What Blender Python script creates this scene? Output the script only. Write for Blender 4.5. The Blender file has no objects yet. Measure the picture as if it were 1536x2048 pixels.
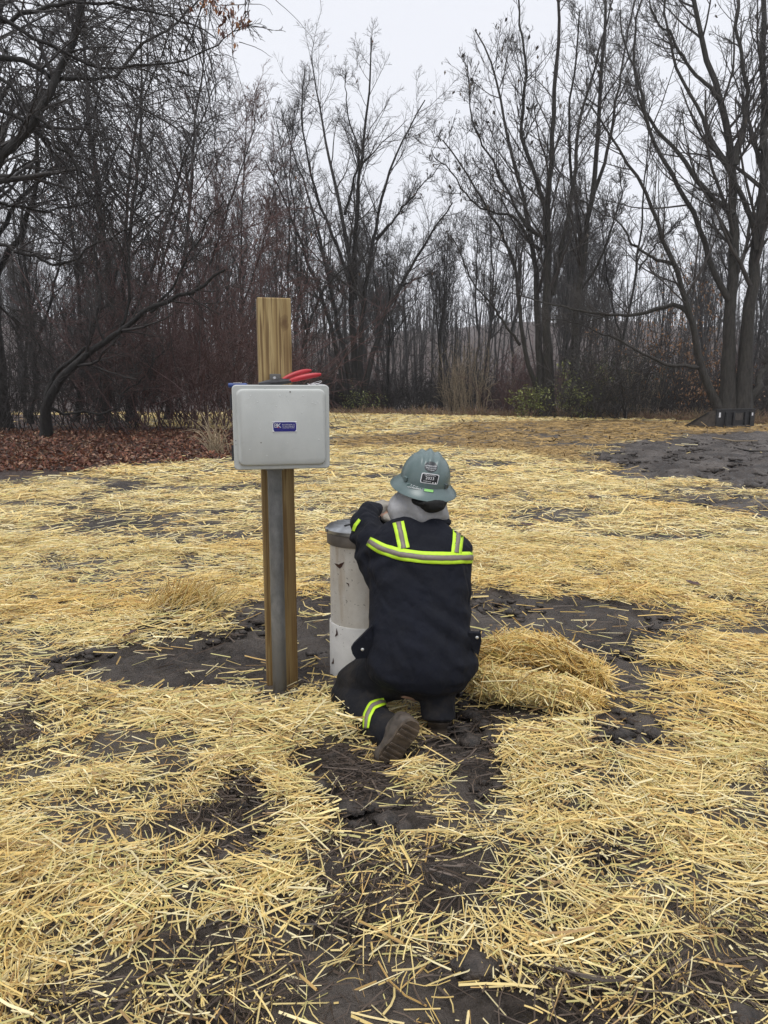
import bpy, math, random
import numpy as np
from mathutils import Vector, Matrix
from mathutils.bvhtree import BVHTree

R = math.radians
sc = bpy.context.scene
col = sc.collection
rng = np.random.default_rng(7)
random.seed(7)

# ------------------------------------------------------------------ camera
CAM_H = 1.317
PITCH = R(9.37)
FPX = 1479.0                      # focal length in photo pixels (photo 1536 x 2048)
cam_d = bpy.data.cameras.new('camera')
cam_d.sensor_fit = 'VERTICAL'
cam_d.sensor_height = 36.0
cam_d.sensor_width = 27.0
cam_d.lens = 36.0 * FPX / 2048.0
cam_d.clip_start = 0.05
cam_d.clip_end = 2000
cam = bpy.data.objects.new('camera', cam_d)
cam.location = (0, 0, CAM_H)
cam.rotation_euler = (math.pi / 2 - PITCH, 0, 0)
col.objects.link(cam)
sc.camera = cam

# ------------------------------------------------------------------ sky, sun, exposure
SUN_EL, SUN_AZ = 74.0, 200.0      # degrees; high sun behind a closed cloud layer
wd = bpy.data.worlds.new('World')
sc.world = wd
wd.use_nodes = True
nt = wd.node_tree
nt.nodes.clear()
o_w = nt.nodes.new('ShaderNodeOutputWorld')
bg = nt.nodes.new('ShaderNodeBackground')
sky = nt.nodes.new('ShaderNodeTexSky')
sky.sky_type = 'NISHITA'
sky.sun_disc = False
sky.sun_elevation = R(SUN_EL)
sky.sun_rotation = R(SUN_AZ)
hs = nt.nodes.new('ShaderNodeHueSaturation')
hs.inputs['Saturation'].default_value = 0.3
tc = nt.nodes.new('ShaderNodeTexCoord')
cn = nt.nodes.new('ShaderNodeTexNoise')
cn.inputs['Scale'].default_value = 2.2
cn.inputs['Detail'].default_value = 4
cr = nt.nodes.new('ShaderNodeMix')
cr.data_type = 'RGBA'
cr.inputs['A'].default_value = (6.8, 6.95, 7.5, 1)      # cloud layer, before the 0.1 strength
cr.inputs['B'].default_value = (7.8, 7.95, 8.45, 1)
mx = nt.nodes.new('ShaderNodeMix')
mx.data_type = 'RGBA'
mx.inputs['Factor'].default_value = 0.85
nt.links.new(tc.outputs['Generated'], cn.inputs['Vector'])
nt.links.new(cn.outputs['Fac'], cr.inputs['Factor'])
nt.links.new(sky.outputs['Color'], hs.inputs['Color'])
nt.links.new(hs.outputs['Color'], mx.inputs['A'])
nt.links.new(cr.outputs['Result'], mx.inputs['B'])
nt.links.new(mx.outputs['Result'], bg.inputs['Color'])
bg.inputs['Strength'].default_value = 0.1
nt.links.new(bg.outputs['Background'], o_w.inputs['Surface'])

sd = bpy.data.lights.new('sun', 'SUN')
sd.energy = 1.4
sd.angle = R(25)
sd.color = (1.0, 0.97, 0.92)
sun = bpy.data.objects.new('sun', sd)
az = R(SUN_AZ)
sdir = Vector((math.sin(az) * math.cos(R(SUN_EL)), math.cos(az) * math.cos(R(SUN_EL)), math.sin(R(SUN_EL))))
sun.rotation_euler = sdir.to_track_quat('Z', 'Y').to_euler()
sun.location = (0, 0, 40)
col.objects.link(sun)

sc.view_settings.view_transform = 'Standard'
sc.view_settings.look = 'None'
sc.view_settings.gamma = 1
sc.view_settings.exposure = 0.45
sc.view_settings.use_curve_mapping = False
sc.render.engine = 'CYCLES'
sc.cycles.max_bounces = 6
sc.cycles.diffuse_bounces = 3
sc.cycles.glossy_bounces = 2
sc.cycles.transmission_bounces = 2
sc.cycles.volume_bounces = 0
sc.cycles.use_denoising = True

# ------------------------------------------------------------------ helpers
CP, SP = math.cos(PITCH), math.sin(PITCH)

def ray(u, v):
    a = (u - 768.0) / FPX
    b = (1024.0 - v) / FPX
    return np.array([a, CP + b * SP, -SP + b * CP])

def W(u, v, Y):
    """world point seen at photo pixel (u, v) at distance Y from the camera"""
    d = ray(u, v)
    return np.array([0, 0, CAM_H]) + d * (Y / d[1])

def G(u, v, z=0.0):
    """ground point at photo pixel"""
    d = ray(u, v)
    t = (z - CAM_H) / d[2]
    return np.array([d[0] * t, d[1] * t])

def ppm(Y, z):
    """photo pixels per metre"""
    return FPX / (Y * CP + (CAM_H - z) * SP)

def link(o, parent=None):
    col.objects.link(o)
    if parent is not None:
        o.parent = parent
    return o

def tag(o, label=None, cat=None, group=None, kind=None):
    if label: o['label'] = label
    if cat: o['category'] = cat
    if group: o['group'] = group
    if kind: o['kind'] = kind
    return o

def empty(name, loc=(0, 0, 0), rz=0.0):
    o = bpy.data.objects.new(name, None)
    o.empty_display_size = 0.1
    o.location = loc
    o.rotation_euler = (0, 0, rz)
    return link(o)

def mesh_np(name, V, F, mats=(), smooth=False, colors=None, midx=None):
    """V (n,3), F a list of index arrays (m,k)"""
    me = bpy.data.meshes.new(name)
    V = np.asarray(V, dtype=np.float32)
    if not isinstance(F, (list, tuple)):
        F = [F]
    F = [np.asarray(f, dtype=np.int32) for f in F if len(f)]
    me.vertices.add(len(V))
    me.vertices.foreach_set('co', V.ravel())
    nl = sum(f.size for f in F)
    npoly = sum(len(f) for f in F)
    me.loops.add(nl)
    me.polygons.add(npoly)
    me.loops.foreach_set('vertex_index', np.concatenate([f.ravel() for f in F]))
    st, off = [], 0
    for f in F:
        st.append(np.arange(len(f), dtype=np.int32) * f.shape[1] + off)
        off += f.size
    me.polygons.foreach_set('loop_start', np.concatenate(st))
    if midx is not None:
        me.polygons.foreach_set('material_index', np.asarray(midx, dtype=np.int32))
    me.update(calc_edges=True)
    me.polygons.foreach_set('use_smooth', np.full(npoly, bool(smooth)))
    if colors is not None:
        at = me.color_attributes.new('Col', 'FLOAT_COLOR', 'POINT')
        c4 = np.ones((len(V), 4), dtype=np.float32)
        c4[:, :3] = colors
        at.data.foreach_set('color', c4.ravel())
    for m in mats:
        me.materials.append(m)
    return me

def obj_np(name, V, F, mats, parent=None, smooth=False, colors=None, midx=None):
    if not isinstance(mats, (list, tuple)):
        mats = [mats]
    return link(bpy.data.objects.new(name, mesh_np(name, V, F, mats, smooth, colors, midx)), parent)

class MB:
    """collects shapes into one mesh"""
    def __init__(s):
        s.V = []; s.F = []; s.M = []; s.n = 0
    def add(s, V, F, mi=0, T=None):
        V = [Vector(v) for v in V]
        if T is not None:
            V = [T @ v for v in V]
        s.V += [tuple(v) for v in V]
        for f in F:
            s.F.append(tuple(i + s.n for i in f)); s.M.append(mi)
        s.n += len(V)
    def box(s, c, d, mi=0, T=None, bev=0.0):
        x, y, z = c; a, b, e = d[0] / 2, d[1] / 2, d[2] / 2
        if bev <= 0:
            V = [(x + i * a, y + j * b, z + k * e) for i in (-1, 1) for j in (-1, 1) for k in (-1, 1)]
            F = [(0, 1, 3, 2), (4, 6, 7, 5), (0, 4, 5, 1), (2, 3, 7, 6), (0, 2, 6, 4), (1, 5, 7, 3)]
            s.add(V, F, mi, T)
        else:
            import bmesh
            bm = bmesh.new()
            bmesh.ops.create_cube(bm, size=1.0)
            for v in bm.verts:
                v.co = Vector((x + v.co.x * d[0], y + v.co.y * d[1], z + v.co.z * d[2]))
            bmesh.ops.bevel(bm, geom=list(bm.edges), offset=bev, segments=2, affect='EDGES', profile=0.5)
            bm.verts.index_update()
            s.add([v.co.copy() for v in bm.verts], [[v.index for v in f.verts] for f in bm.faces], mi, T)
            bm.free()
    def tube(s, pts, rad, n=10, mi=0, T=None, cap=True):
        pts = [Vector(p) for p in pts]
        if not hasattr(rad, '__len__'):
            rad = [rad] * len(pts)
        V, F = [], []
        ref = None
        for i, p in enumerate(pts):
            t = (pts[min(i + 1, len(pts) - 1)] - pts[max(i - 1, 0)]).normalized()
            if ref is None:
                ref = t.orthogonal().normalized()
            ref = (ref - t * ref.dot(t)).normalized()
            b = t.cross(ref)
            for k in range(n):
                a = 2 * math.pi * k / n
                V.append(p + (ref * math.cos(a) + b * math.sin(a)) * rad[i])
        for i in range(len(pts) - 1):
            for k in range(n):
                k2 = (k + 1) % n
                F.append((i * n + k, i * n + k2, (i + 1) * n + k2, (i + 1) * n + k))
        if cap:
            F.append(tuple(range(n - 1, -1, -1)))
            F.append(tuple((len(pts) - 1) * n + k for k in range(n)))
        s.add(V, F, mi, T)
    def lathe(s, prof, n=32, mi=0, T=None):
        """prof: list of (r, z), axis z"""
        V, F = [], []
        for r, z in prof:
            for k in range(n):
                a = 2 * math.pi * k / n
                V.append((r * math.cos(a), r * math.sin(a), z))
        for i in range(len(prof) - 1):
            for k in range(n):
                k2 = (k + 1) % n
                F.append((i * n + k, i * n + k2, (i + 1) * n + k2, (i + 1) * n + k))
        F.append(tuple(range(n - 1, -1, -1)))
        F.append(tuple((len(prof) - 1) * n + k for k in range(n)))
        s.add(V, F, mi, T)
    def prism(s, poly, axis, t0, t1, mi=0, T=None):
        """poly in the two other axes, extruded along axis from t0 to t1"""
        def mk(p, t):
            a, b = p
            return {'x': (t, a, b), 'y': (a, t, b), 'z': (a, b, t)}[axis]
        n = len(poly)
        V = [mk(p, t0) for p in poly] + [mk(p, t1) for p in poly]
        F = [tuple(range(n - 1, -1, -1)), tuple(range(n, 2 * n))]
        F += [(i, (i + 1) % n, n + (i + 1) % n, n + i) for i in range(n)]
        s.add(V, F, mi, T)
    def build(s, name, mats, parent=None, smooth=False, auto=True):
        if not isinstance(mats, (list, tuple)):
            mats = [mats]
        me = bpy.data.meshes.new(name)
        me.from_pydata(s.V, [], s.F)
        for m in mats:
            me.materials.append(m)
        me.polygons.foreach_set('material_index', s.M)
        import bmesh
        bm = bmesh.new(); bm.from_mesh(me)
        bmesh.ops.recalc_face_normals(bm, faces=bm.faces)
        if smooth:
            for f in bm.faces: f.smooth = True
            for e in bm.edges:
                if len(e.link_faces) == 2 and e.calc_face_angle(0) > R(38):
                    e.smooth = False
        bm.to_mesh(me); bm.free()
        return link(bpy.data.objects.new(name, me), parent)

# value noise
def vnoise(x, y, seed=0):
    xi, yi = np.floor(x), np.floor(y)
    fx, fy = x - xi, y - yi
    fx = fx * fx * (3 - 2 * fx); fy = fy * fy * (3 - 2 * fy)
    def h(a, b):
        s = np.sin(a * 127.1 + b * 311.7 + seed * 74.7) * 43758.5453
        return s - np.floor(s)
    return (h(xi, yi) * (1 - fx) + h(xi + 1, yi) * fx) * (1 - fy) + (h(xi, yi + 1) * (1 - fx) + h(xi + 1, yi + 1) * fx) * fy

def fbm(x, y, seed=0, oct=4):
    s, a, t = 0.0, 0.5, 0.0
    for i in range(oct):
        s = s + a * vnoise(x, y, seed + i * 13); t += a
        x, y, a = x * 2.03 + 5.1, y * 2.03 + 1.7, a * 0.5
    return s / t

def smooth(a, b, x):
    t = np.clip((x - a) / (b - a), 0, 1)
    return t * t * (3 - 2 * t)

# ------------------------------------------------------------------ materials
class NT:
    def __init__(s, name):
        s.m = bpy.data.materials.new(name)
        s.m.use_nodes = True
        s.t = s.m.node_tree
        s.b = s.t.nodes['Principled BSDF']
    def n(s, typ, **kw):
        nd = s.t.nodes.new('ShaderNode' + typ)
        for k, v in kw.items():
            if k in nd.inputs.keys() if hasattr(nd.inputs, 'keys') else False:
                nd.inputs[k].default_value = v
            else:
                setattr(nd, k, v)
        return nd
    def l(s, a, b):
        s.t.links.new(a, b)
    def coords(s, scale=(1, 1, 1), kind='Object'):
        tc = s.n('TexCoord'); mp = s.n('Mapping'); mp.inputs['Scale'].default_value = scale
        s.l(tc.outputs[kind], mp.inputs['Vector'])
        return mp.outputs['Vector']
    def noise(s, vec, scale, detail=4, rough=0.55):
        nd = s.n('TexNoise'); nd.inputs['Scale'].default_value = scale
        nd.inputs['Detail'].default_value = detail; nd.inputs['Roughness'].default_value = rough
        if vec is not None: s.l(vec, nd.inputs['Vector'])
        return nd.outputs['Fac']
    def ramp(s, fac, stops):
        nd = s.n('ValToRGB'); e = nd.color_ramp.elements
        while len(e) < len(stops): e.new(0.5)
        for i, (p, c) in enumerate(stops):
            e[i].position = p
            e[i].color = (c[0], c[1], c[2], 1) if hasattr(c, '__len__') else (c, c, c, 1)
        s.l(fac, nd.inputs['Fac'])
        return nd.outputs['Color']
    def mix(s, fac, a, b, blend='MIX'):
        nd = s.n('Mix'); nd.data_type = 'RGBA'; nd.blend_type = blend
        for key, val in (('Factor', fac), ('A', a), ('B', b)):
            if isinstance(val, bpy.types.NodeSocket): s.l(val, nd.inputs[key])
            elif hasattr(val, '__len__'): nd.inputs[key].default_value = (*val[:3], 1)
            else: nd.inputs[key].default_value = val
        return nd.outputs['Result']
    def bump(s, h, strength=0.3, dist=0.01):
        nd = s.n('Bump'); nd.inputs['Strength'].default_value = strength; nd.inputs['Distance'].default_value = dist
        s.l(h, nd.inputs['Height']); s.l(nd.outputs['Normal'], s.b.inputs['Normal'])
    def base(s, c):
        if isinstance(c, bpy.types.NodeSocket): s.l(c, s.b.inputs['Base Color'])
        else: s.b.inputs['Base Color'].default_value = (*c, 1)
        return s
    def set(s, **kw):
        for k, v in kw.items():
            k = k.replace('_', ' ')
            if isinstance(v, bpy.types.NodeSocket): s.l(v, s.b.inputs[k])
            else: s.b.inputs[k].default_value = v
        return s

def simple(name, c, rough=0.6, var=0.15, scale=30.0, metal=0.0, bump=0.0, spec=0.5):
    m = NT(name)
    f = m.noise(m.coords(), scale, 5)
    lo = tuple(x * (1 - var) for x in c); hi = tuple(min(1, x * (1 + var)) for x in c)
    m.base(m.ramp(f, [(0.3, lo), (0.7, hi)]))
    m.set(Roughness=rough, Metallic=metal)
    m.b.inputs['Specular IOR Level'].default_value = spec
    if bump: m.bump(f, bump, 0.004)
    return m.m

def vcol_mat(name, rough=0.55, spec=0.35, trans=0.0):
    m = NT(name)
    a = m.n('VertexColor'); a.layer_name = 'Col'
    m.base(a.outputs['Color'])
    m.set(Roughness=rough)
    m.b.inputs['Specular IOR Level'].default_value = spec
    return m.m

MAT = {}
MAT['straw'] = vcol_mat('straw', 0.5, 0.35)
MAT['leaf'] = vcol_mat('dead_leaf', 0.45, 0.4)

def bark(name, c1, c2, c3=(0.10, 0.11, 0.08)):
    m = NT(name)
    v = m.coords((1, 1, 0.25))
    f = m.noise(v, 14, 6, 0.65)
    g = m.noise(m.coords(), 0.8, 3)
    base = m.ramp(f, [(0.3, c1), (0.7, c2)])
    base = m.mix(m.ramp(g, [(0.5, 0.0), (0.75, 0.5)]), base, c3)
    m.base(base)
    m.set(Roughness=0.7)
    m.b.inputs['Specular IOR Level'].default_value = 0.3
    m.bump(f, 1.0, 0.06)
    return m.m
MAT['bark_dark'] = bark('wet_dark_bark', (0.012, 0.0105, 0.010), (0.036, 0.032, 0.029), (0.034, 0.034, 0.029))
MAT['bark_grey'] = bark('grey_bark', (0.018, 0.016, 0.014), (0.060, 0.054, 0.046), (0.055, 0.055, 0.043))
MAT['twig'] = simple('twig', (0.030, 0.025, 0.023), 0.7, 0.3, 3)
MAT['twig_grey'] = simple('grey_twig', (0.052, 0.045, 0.040), 0.7, 0.3, 3)
MAT['twig_red'] = simple('reddish_twig', (0.095, 0.050, 0.045), 0.7, 0.35, 3)
MAT['twig_far'] = simple('far_twig', (0.036, 0.031, 0.029), 0.8, 0.3, 1)
MAT['weed'] = simple('dry_weed_stalk', (0.30, 0.235, 0.15), 0.7, 0.3, 3)

# ------------------------------------------------------------------ ground: layout of straw, mud and leaf litter
def GP(pts):
    return np.array([G(u, v) for u, v in pts])

BARE, TRAMPLED = 0, 1
PATCH = [  # (outline on the ground, kind, strength, soft edge in m)
    (GP([(20, 1345), (140, 1305), (300, 1292), (440, 1272), (455, 1215), (530, 1188), (660, 1190), (950, 1188), (1010, 1168),
         (1060, 1195), (1130, 1182), (1200, 1192), (1330, 1212), (1370, 1240), (1300, 1285), (1285, 1340), (1350, 1385),
         (1330, 1402), (1220, 1375), (1190, 1340), (1100, 1310), (950, 1320), (900, 1410), (700, 1405), (640, 1375),
         (560, 1398), (440, 1378), (250, 1395), (120, 1372), (20, 1390)]), BARE, 1.0, 0.10),
    (GP([(1175, 1465), (1230, 1432), (1300, 1422), (1362, 1450), (1335, 1490), (1240, 1506), (1172, 1492)]), BARE, 1.0, 0.05),
    (GP([(1215, 1385), (1270, 1350), (1345, 1395), (1290, 1405)]), BARE, 0.9, 0.05),
    (GP([(940, 1400), (1000, 1430), (985, 1500), (1000, 1560), (985, 1640), (940, 1645), (905, 1600), (925, 1560), (850, 1535),
         (790, 1545), (800, 1590), (880, 1615), (880, 1655), (820, 1665), (660, 1660), (640, 1610), (620, 1560), (580, 1522),
         (620, 1492), (700, 1480), (740, 1525), (830, 1490), (850, 1440)]), TRAMPLED, 1.0, 0.035),
    (GP([(430, 1592), (480, 1550), (530, 1558), (542, 1640), (500, 1700), (400, 1732), (380, 1705), (450, 1655), (330, 1692),
         (255, 1702), (300, 1652), (390, 1622)]), TRAMPLED, 1.0, 0.03),
    (GP([(800, 1722), (850, 1692), (960, 1682), (1000, 1740), (970, 1812), (880, 1832), (810, 1790)]), TRAMPLED, 0.85, 0.05),
    (GP([(620, 1680), (700, 1642), (760, 1700), (830, 1780), (740, 1855), (620, 1900), (560, 1860), (660, 1790), (600, 1740)]), TRAMPLED, 0.7, 0.06),
    (GP([(100, 1985), (280, 1890), (420, 1845), (560, 1855), (640, 1905), (900, 1905), (1000, 1925), (1120, 1955), (1300, 1905),
         (1560, 1865), (1700, 2250), (0, 2250)]), TRAMPLED, 0.52, 0.07),
    (GP([(1175, 1690), (1225, 1662), (1262, 1720), (1200, 1765)]), TRAMPLED, 0.75, 0.04),
    (GP([(1280, 1790), (1400, 1820), (1560, 1800), (1560, 1880), (1380, 1870)]), TRAMPLED, 0.55, 0.05),
    (GP([(-60, 1460), (60, 1402), (115, 1400), (100, 1460), (40, 1512), (-60, 1545)]), TRAMPLED, 0.75, 0.06),
    (GP([(1500, 1535), (1600, 1515), (1600, 1590), (1520, 1570)]), TRAMPLED, 0.7, 0.04),
    (GP([(30, 1120), (95, 1108), (165, 1106), (150, 1118), (80, 1124)]), BARE, 0.8, 0.12),
    (GP([(160, 1030), (190, 1020), (250, 1022), (235, 1034), (185, 1034)]), BARE, 0.9, 0.12),
    (GP([(190, 972), (240, 962), (295, 966), (260, 976)]), BARE, 0.85, 0.15),
    (GP([(120, 1005), (200, 994), (240, 998), (160, 1010)]), BARE, 0.55, 0.15),
    (GP([(330, 1240), (420, 1238), (450, 1248), (350, 1252)]), BARE, 0.5, 0.1),
    (GP([(1400, 1203), (1460, 1195), (1480, 1200), (1430, 1212)]), BARE, 0.7, 0.06),
    # the open mud on the right
    (GP([(1165, 908), (1250, 884), (1330, 880), (1380, 868), (1540, 862), (1900, 862), (1900, 1010), (1536, 985), (1440, 966),
         (1300, 950), (1200, 926)]), BARE, 1.0, 0.35),
    (GP([(1290, 980), (1400, 972), (1536, 990), (1700, 1005), (1700, 1045), (1500, 1035), (1380, 1010)]), BARE, 0.6, 0.3),
]
WET = GP([(640, 884), (720, 872), (860, 862), (900, 845), (1250, 840), (1500, 850), (1900, 852), (1900, 866), (1536, 866), (1380, 868), (1330, 880),
          (1250, 882), (1170, 905), (1300, 948), (1180, 932), (1080, 912), (960, 897), (850, 893), (700, 896)])
LITTER = [
    GP([(-2500, 1050), (0, 966), (150, 946), (250, 930), (380, 922), (500, 916), (500, 860), (400, 858), (300, 851), (250, 840),
        (200, 830), (-3500, 826)]),
    np.vstack([GP([(-2600, 824), (560, 824), (960, 832), (1300, 838), (1420, 846), (1700, 852), (2900, 862)]), [[400, 60], [400, 400], [-400, 400]]]),
]

def poly_sd(poly, x, y):
    """signed distance, positive inside"""
    d2 = np.full(x.shape, 1e18); ins = np.zeros(x.shape, bool)
    n = len(poly)
    for i in range(n):
        ax, ay = poly[i]; bx, by = poly[(i + 1) % n]
        ex, ey = bx - ax, by - ay
        t = np.clip(((x - ax) * ex + (y - ay) * ey) / max(ex * ex + ey * ey, 1e-12), 0, 1)
        d2 = np.minimum(d2, (x - ax - t * ex) ** 2 + (y - ay - t * ey) ** 2)
        c = ((ay > y) != (by > y))
        xi = ax + (y - ay) * ex / (ey if abs(ey) > 1e-12 else 1e-12)
        ins ^= c & (x < xi)
    d = np.sqrt(d2)
    return np.where(ins, d, -d)

def masks(x, y):
    amp = np.clip(0.03 * y, 0.05, 0.6)
    wx = x + amp * 2 * (fbm(x * 3, y * 3, 3, 3) - 0.5)
    wy = y + amp * 2 * (fbm(x * 3 + 40, y * 3, 9, 3) - 0.5)
    bare = np.zeros_like(x); tr = np.zeros_like(x)
    for poly, kind, s, soft in PATCH:
        x0, y0 = poly.min(0) - 1.0; x1, y1 = poly.max(0) + 1.0
        k = (wx > x0) & (wx < x1) & (wy > y0) & (wy < y1)
        if not k.any(): continue
        m = np.zeros_like(x)
        m[k] = s * smooth(-soft, soft, poly_sd(poly, wx[k], wy[k]))
        if kind == BARE: bare = np.maximum(bare, m)
        else: tr = np.maximum(tr, m)
    wet = smooth(-0.4, 0.4, poly_sd(WET, wx, wy))
    lit = np.zeros_like(x)
    for L in LITTER:
        lit = np.maximum(lit, smooth(-0.35, 0.35, poly_sd(L, wx, wy)))
    # thin and thick places in the straw cover
    thin = fbm(x * 1.1, y * 2.0, 21, 4)
    dens = 0.25 + 0.75 * smooth(0.33, 0.53, thin)
    thin2 = fbm(x * 4.0, y * 7.0, 31, 3)
    dens = dens * (0.30 + 0.70 * smooth(0.33, 0.50, thin2))
    left = smooth(0.3, -2.5, x) * smooth(4, 7, y) * smooth(24, 16, y)
    dens = dens * (1 - 0.45 * left * smooth(0.55, 0.40, fbm(x * 1.5, y * 2.2, 77, 3)))
    nearthin = smooth(2.3, 1.5, y)
    dens = dens * (1 - 0.22 * nearthin)
    dens = dens * (1 - (0.95 + 0.045 * smooth(7, 9, y)) * bare) * (1 - 0.66 * tr) * (1 - 0.985 * lit)
    return dens, bare, tr, wet, lit

def H(x, y):
    x = np.asarray(x, float); y = np.asarray(y, float)
    h = 0.035 * (fbm(x * 0.7, y * 0.7, 5, 3) - 0.5) * smooth(2, 6, y)
    c = G(372, 1240)
    h = h + 0.11 * np.exp(-(((x - c[0]) / 0.26) ** 2 + ((y - c[1]) / 0.22) ** 2))
    near = smooth(40, 12, y)
    mudr = 0.020 * (fbm(x * 7, y * 7, 41, 4) - 0.5) + 0.035 * (fbm(x * 2.3, y * 2.3, 47, 2) - 0.5)
    h = h + near * mudr
    hill = 17.0 * smooth(80, 200, y + 30 * (fbm(x * 0.02, y * 0.02, 61, 2) - 0.5)) * (0.65 + 0.7 * fbm(x * 0.02, y * 0.006, 63, 3))
    return h + hill

def Hs(x, y):
    return float(H(np.array([x]), np.array([y]))[0])

def build_ground():
    ys = np.concatenate([np.linspace(-40, 0.6, 10), np.geomspace(0.9, 46, 340), np.geomspace(48, 250, 50)])
    sc_ = np.concatenate([-np.geomspace(7, 1.08, 12), np.linspace(-1, 1, 260), np.geomspace(1.08, 7, 12)])
    wy = np.where(ys < 1, 2.3 + (1 - np.minimum(ys, 1)) * 1.2, 1.55 + 0.75 * ys)
    wy = np.minimum(wy, 45)
    X = sc_[None, :] * wy[:, None]; Y = np.repeat(ys[:, None], len(sc_), 1)
    x, y = X.ravel(), Y.ravel()
    dens, bare, tr, wet, lit = masks(x, y)
    z = H(x, y)
    # mud is rutted and lumpy, the straw lies a little proud of it
    mud = np.clip(bare + tr, 0, 1) * (1 - lit)
    rid = np.abs(fbm(x * 5 + 2 * fbm(x * 2, y * 2, 3, 2), y * 5, 91, 4) - 0.5)
    z = z - mud * 0.012 + mud * smooth(50, 15, y) * (0.085 * (fbm(x * 11, y * 11, 95, 4) - 0.5) - 0.09 * rid)
    far_mud = bare * smooth(7, 9, y) * smooth(40, 30, y)
    z = z + far_mud * 0.26 * (fbm(x * 1.8, y * 3.0, 99, 4) - 0.5)
    ny, nx = X.shape
    i = np.arange(ny * nx).reshape(ny, nx)
    F = np.stack([i[:-1, :-1], i[:-1, 1:], i[1:, 1:], i[1:, :-1]], -1).reshape(-1, 4)
    colr = np.stack([np.clip(dens, 0, 1) * (0.22 + 0.78 * smooth(3.5, 10, y)), wet, lit], -1)   # near the camera the single stalks are built, and mud shows between them
    m = NT('muddy_ground')
    a = m.n('VertexColor'); a.layer_name = 'Col'
    sp = m.n('SeparateColor'); m.l(a.outputs['Color'], sp.inputs['Color'])
    v = m.coords((1, 1, 1))
    n1 = m.noise(v, 1.3, 5); n2 = m.noise(v, 22, 6, 0.65); n3 = m.noise(v, 90, 4, 0.6)
    mudc = m.ramp(n2, [(0.30, (0.013, 0.010, 0.008)), (0.52, (0.043, 0.033, 0.027)), (0.75, (0.105, 0.083, 0.069))])
    mudc = m.mix(m.ramp(n1, [(0.42, 0.0), (0.60, 0.85)]), mudc, (0.128, 0.108, 0.093))
    sv = m.coords((1, 1, 1))
    wv = m.n('TexNoise'); wv.inputs['Scale'].default_value = 34; wv.inputs['Detail'].default_value = 6; wv.inputs['Roughness'].default_value = 0.7
    m.l(sv, wv.inputs['Vector'])
    strawc = m.ramp(wv.outputs['Fac'], [(0.38, (0.06, 0.043, 0.025)), (0.50, (0.36, 0.27, 0.12)), (0.68, (0.60, 0.48, 0.23))])
    wetc = m.ramp(wv.outputs['Fac'], [(0.34, (0.05, 0.034, 0.014)), (0.5, (0.19, 0.12, 0.04)), (0.68, (0.33, 0.215, 0.075))])
    strawc = m.mix(sp.outputs['Green'], strawc, wetc)
    litc = m.ramp(n2, [(0.3, (0.013, 0.008, 0.0065)), (0.5, (0.045, 0.025, 0.018)), (0.72, (0.095, 0.056, 0.038))])
    f = m.n('Math'); f.operation = 'ADD'; m.l(sp.outputs['Red'], f.inputs[0])
    g = m.n('Math'); g.operation = 'MULTIPLY_ADD'; m.l(n2, g.inputs[0]); g.inputs[1].default_value = 0.5; g.inputs[2].default_value = -0.25
    m.l(g.outputs[0], f.inputs[1])
    base = m.mix(m.ramp(f.outputs[0], [(0.28, 0.0), (0.5, 1.0)]), mudc, strawc)
    base = m.mix(sp.outputs['Blue'], base, litc)
    m.base(base)
    m.set(Roughness=m.ramp(n2, [(0.40, 0.28), (0.62, 0.75)]))
    m.b.inputs['Specular IOR Level'].default_value = 0.45
    ad = m.n('Math'); ad.operation = 'ADD'; m.l(n2, ad.inputs[0]); m.l(n3, ad.inputs[1])
    m.bump(ad.outputs[0], 0.9, 0.035)
    o = obj_np('ground', np.stack([x, y, z], -1), F, m.m, smooth=True, colors=colr)
    tag(o, 'muddy field under straw with leaf litter and a rising wooded slope', None, kind='structure')
    return o
ground = build_ground()

# ------------------------------------------------------------------ straw strands
PAL = np.array([[0.80, 0.65, 0.300], [0.75, 0.565, 0.220], [0.84, 0.745, 0.45], [0.62, 0.56, 0.24], [0.56, 0.37, 0.14], [0.38, 0.25, 0.115]])
MUDC = np.array([0.066, 0.049, 0.038])

def straw_colors(n, x, y, muddy, wet, r):
    w = np.array([0.31, 0.25, 0.17, 0.11, 0.10, 0.06])
    c = PAL[r.choice(6, n, p=w)] * r.uniform(0.8, 1.12, (n, 1))
    warm = smooth(0.5, 0.68, fbm(x * 0.9, y * 1.3, 55, 3))[:, None]
    c = c * (1 - warm * np.array([[0.02, 0.09, 0.22]]))
    wetc = np.array([0.36, 0.235, 0.085]) * r.uniform(0.5, 1.3, (n, 1))
    c = c * (1 - wet[:, None]) + wetc * wet[:, None]
    k = r.random(n) < muddy
    c[k] = MUDC * r.uniform(0.6, 2.0, (k.sum(), 1))
    return c

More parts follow.
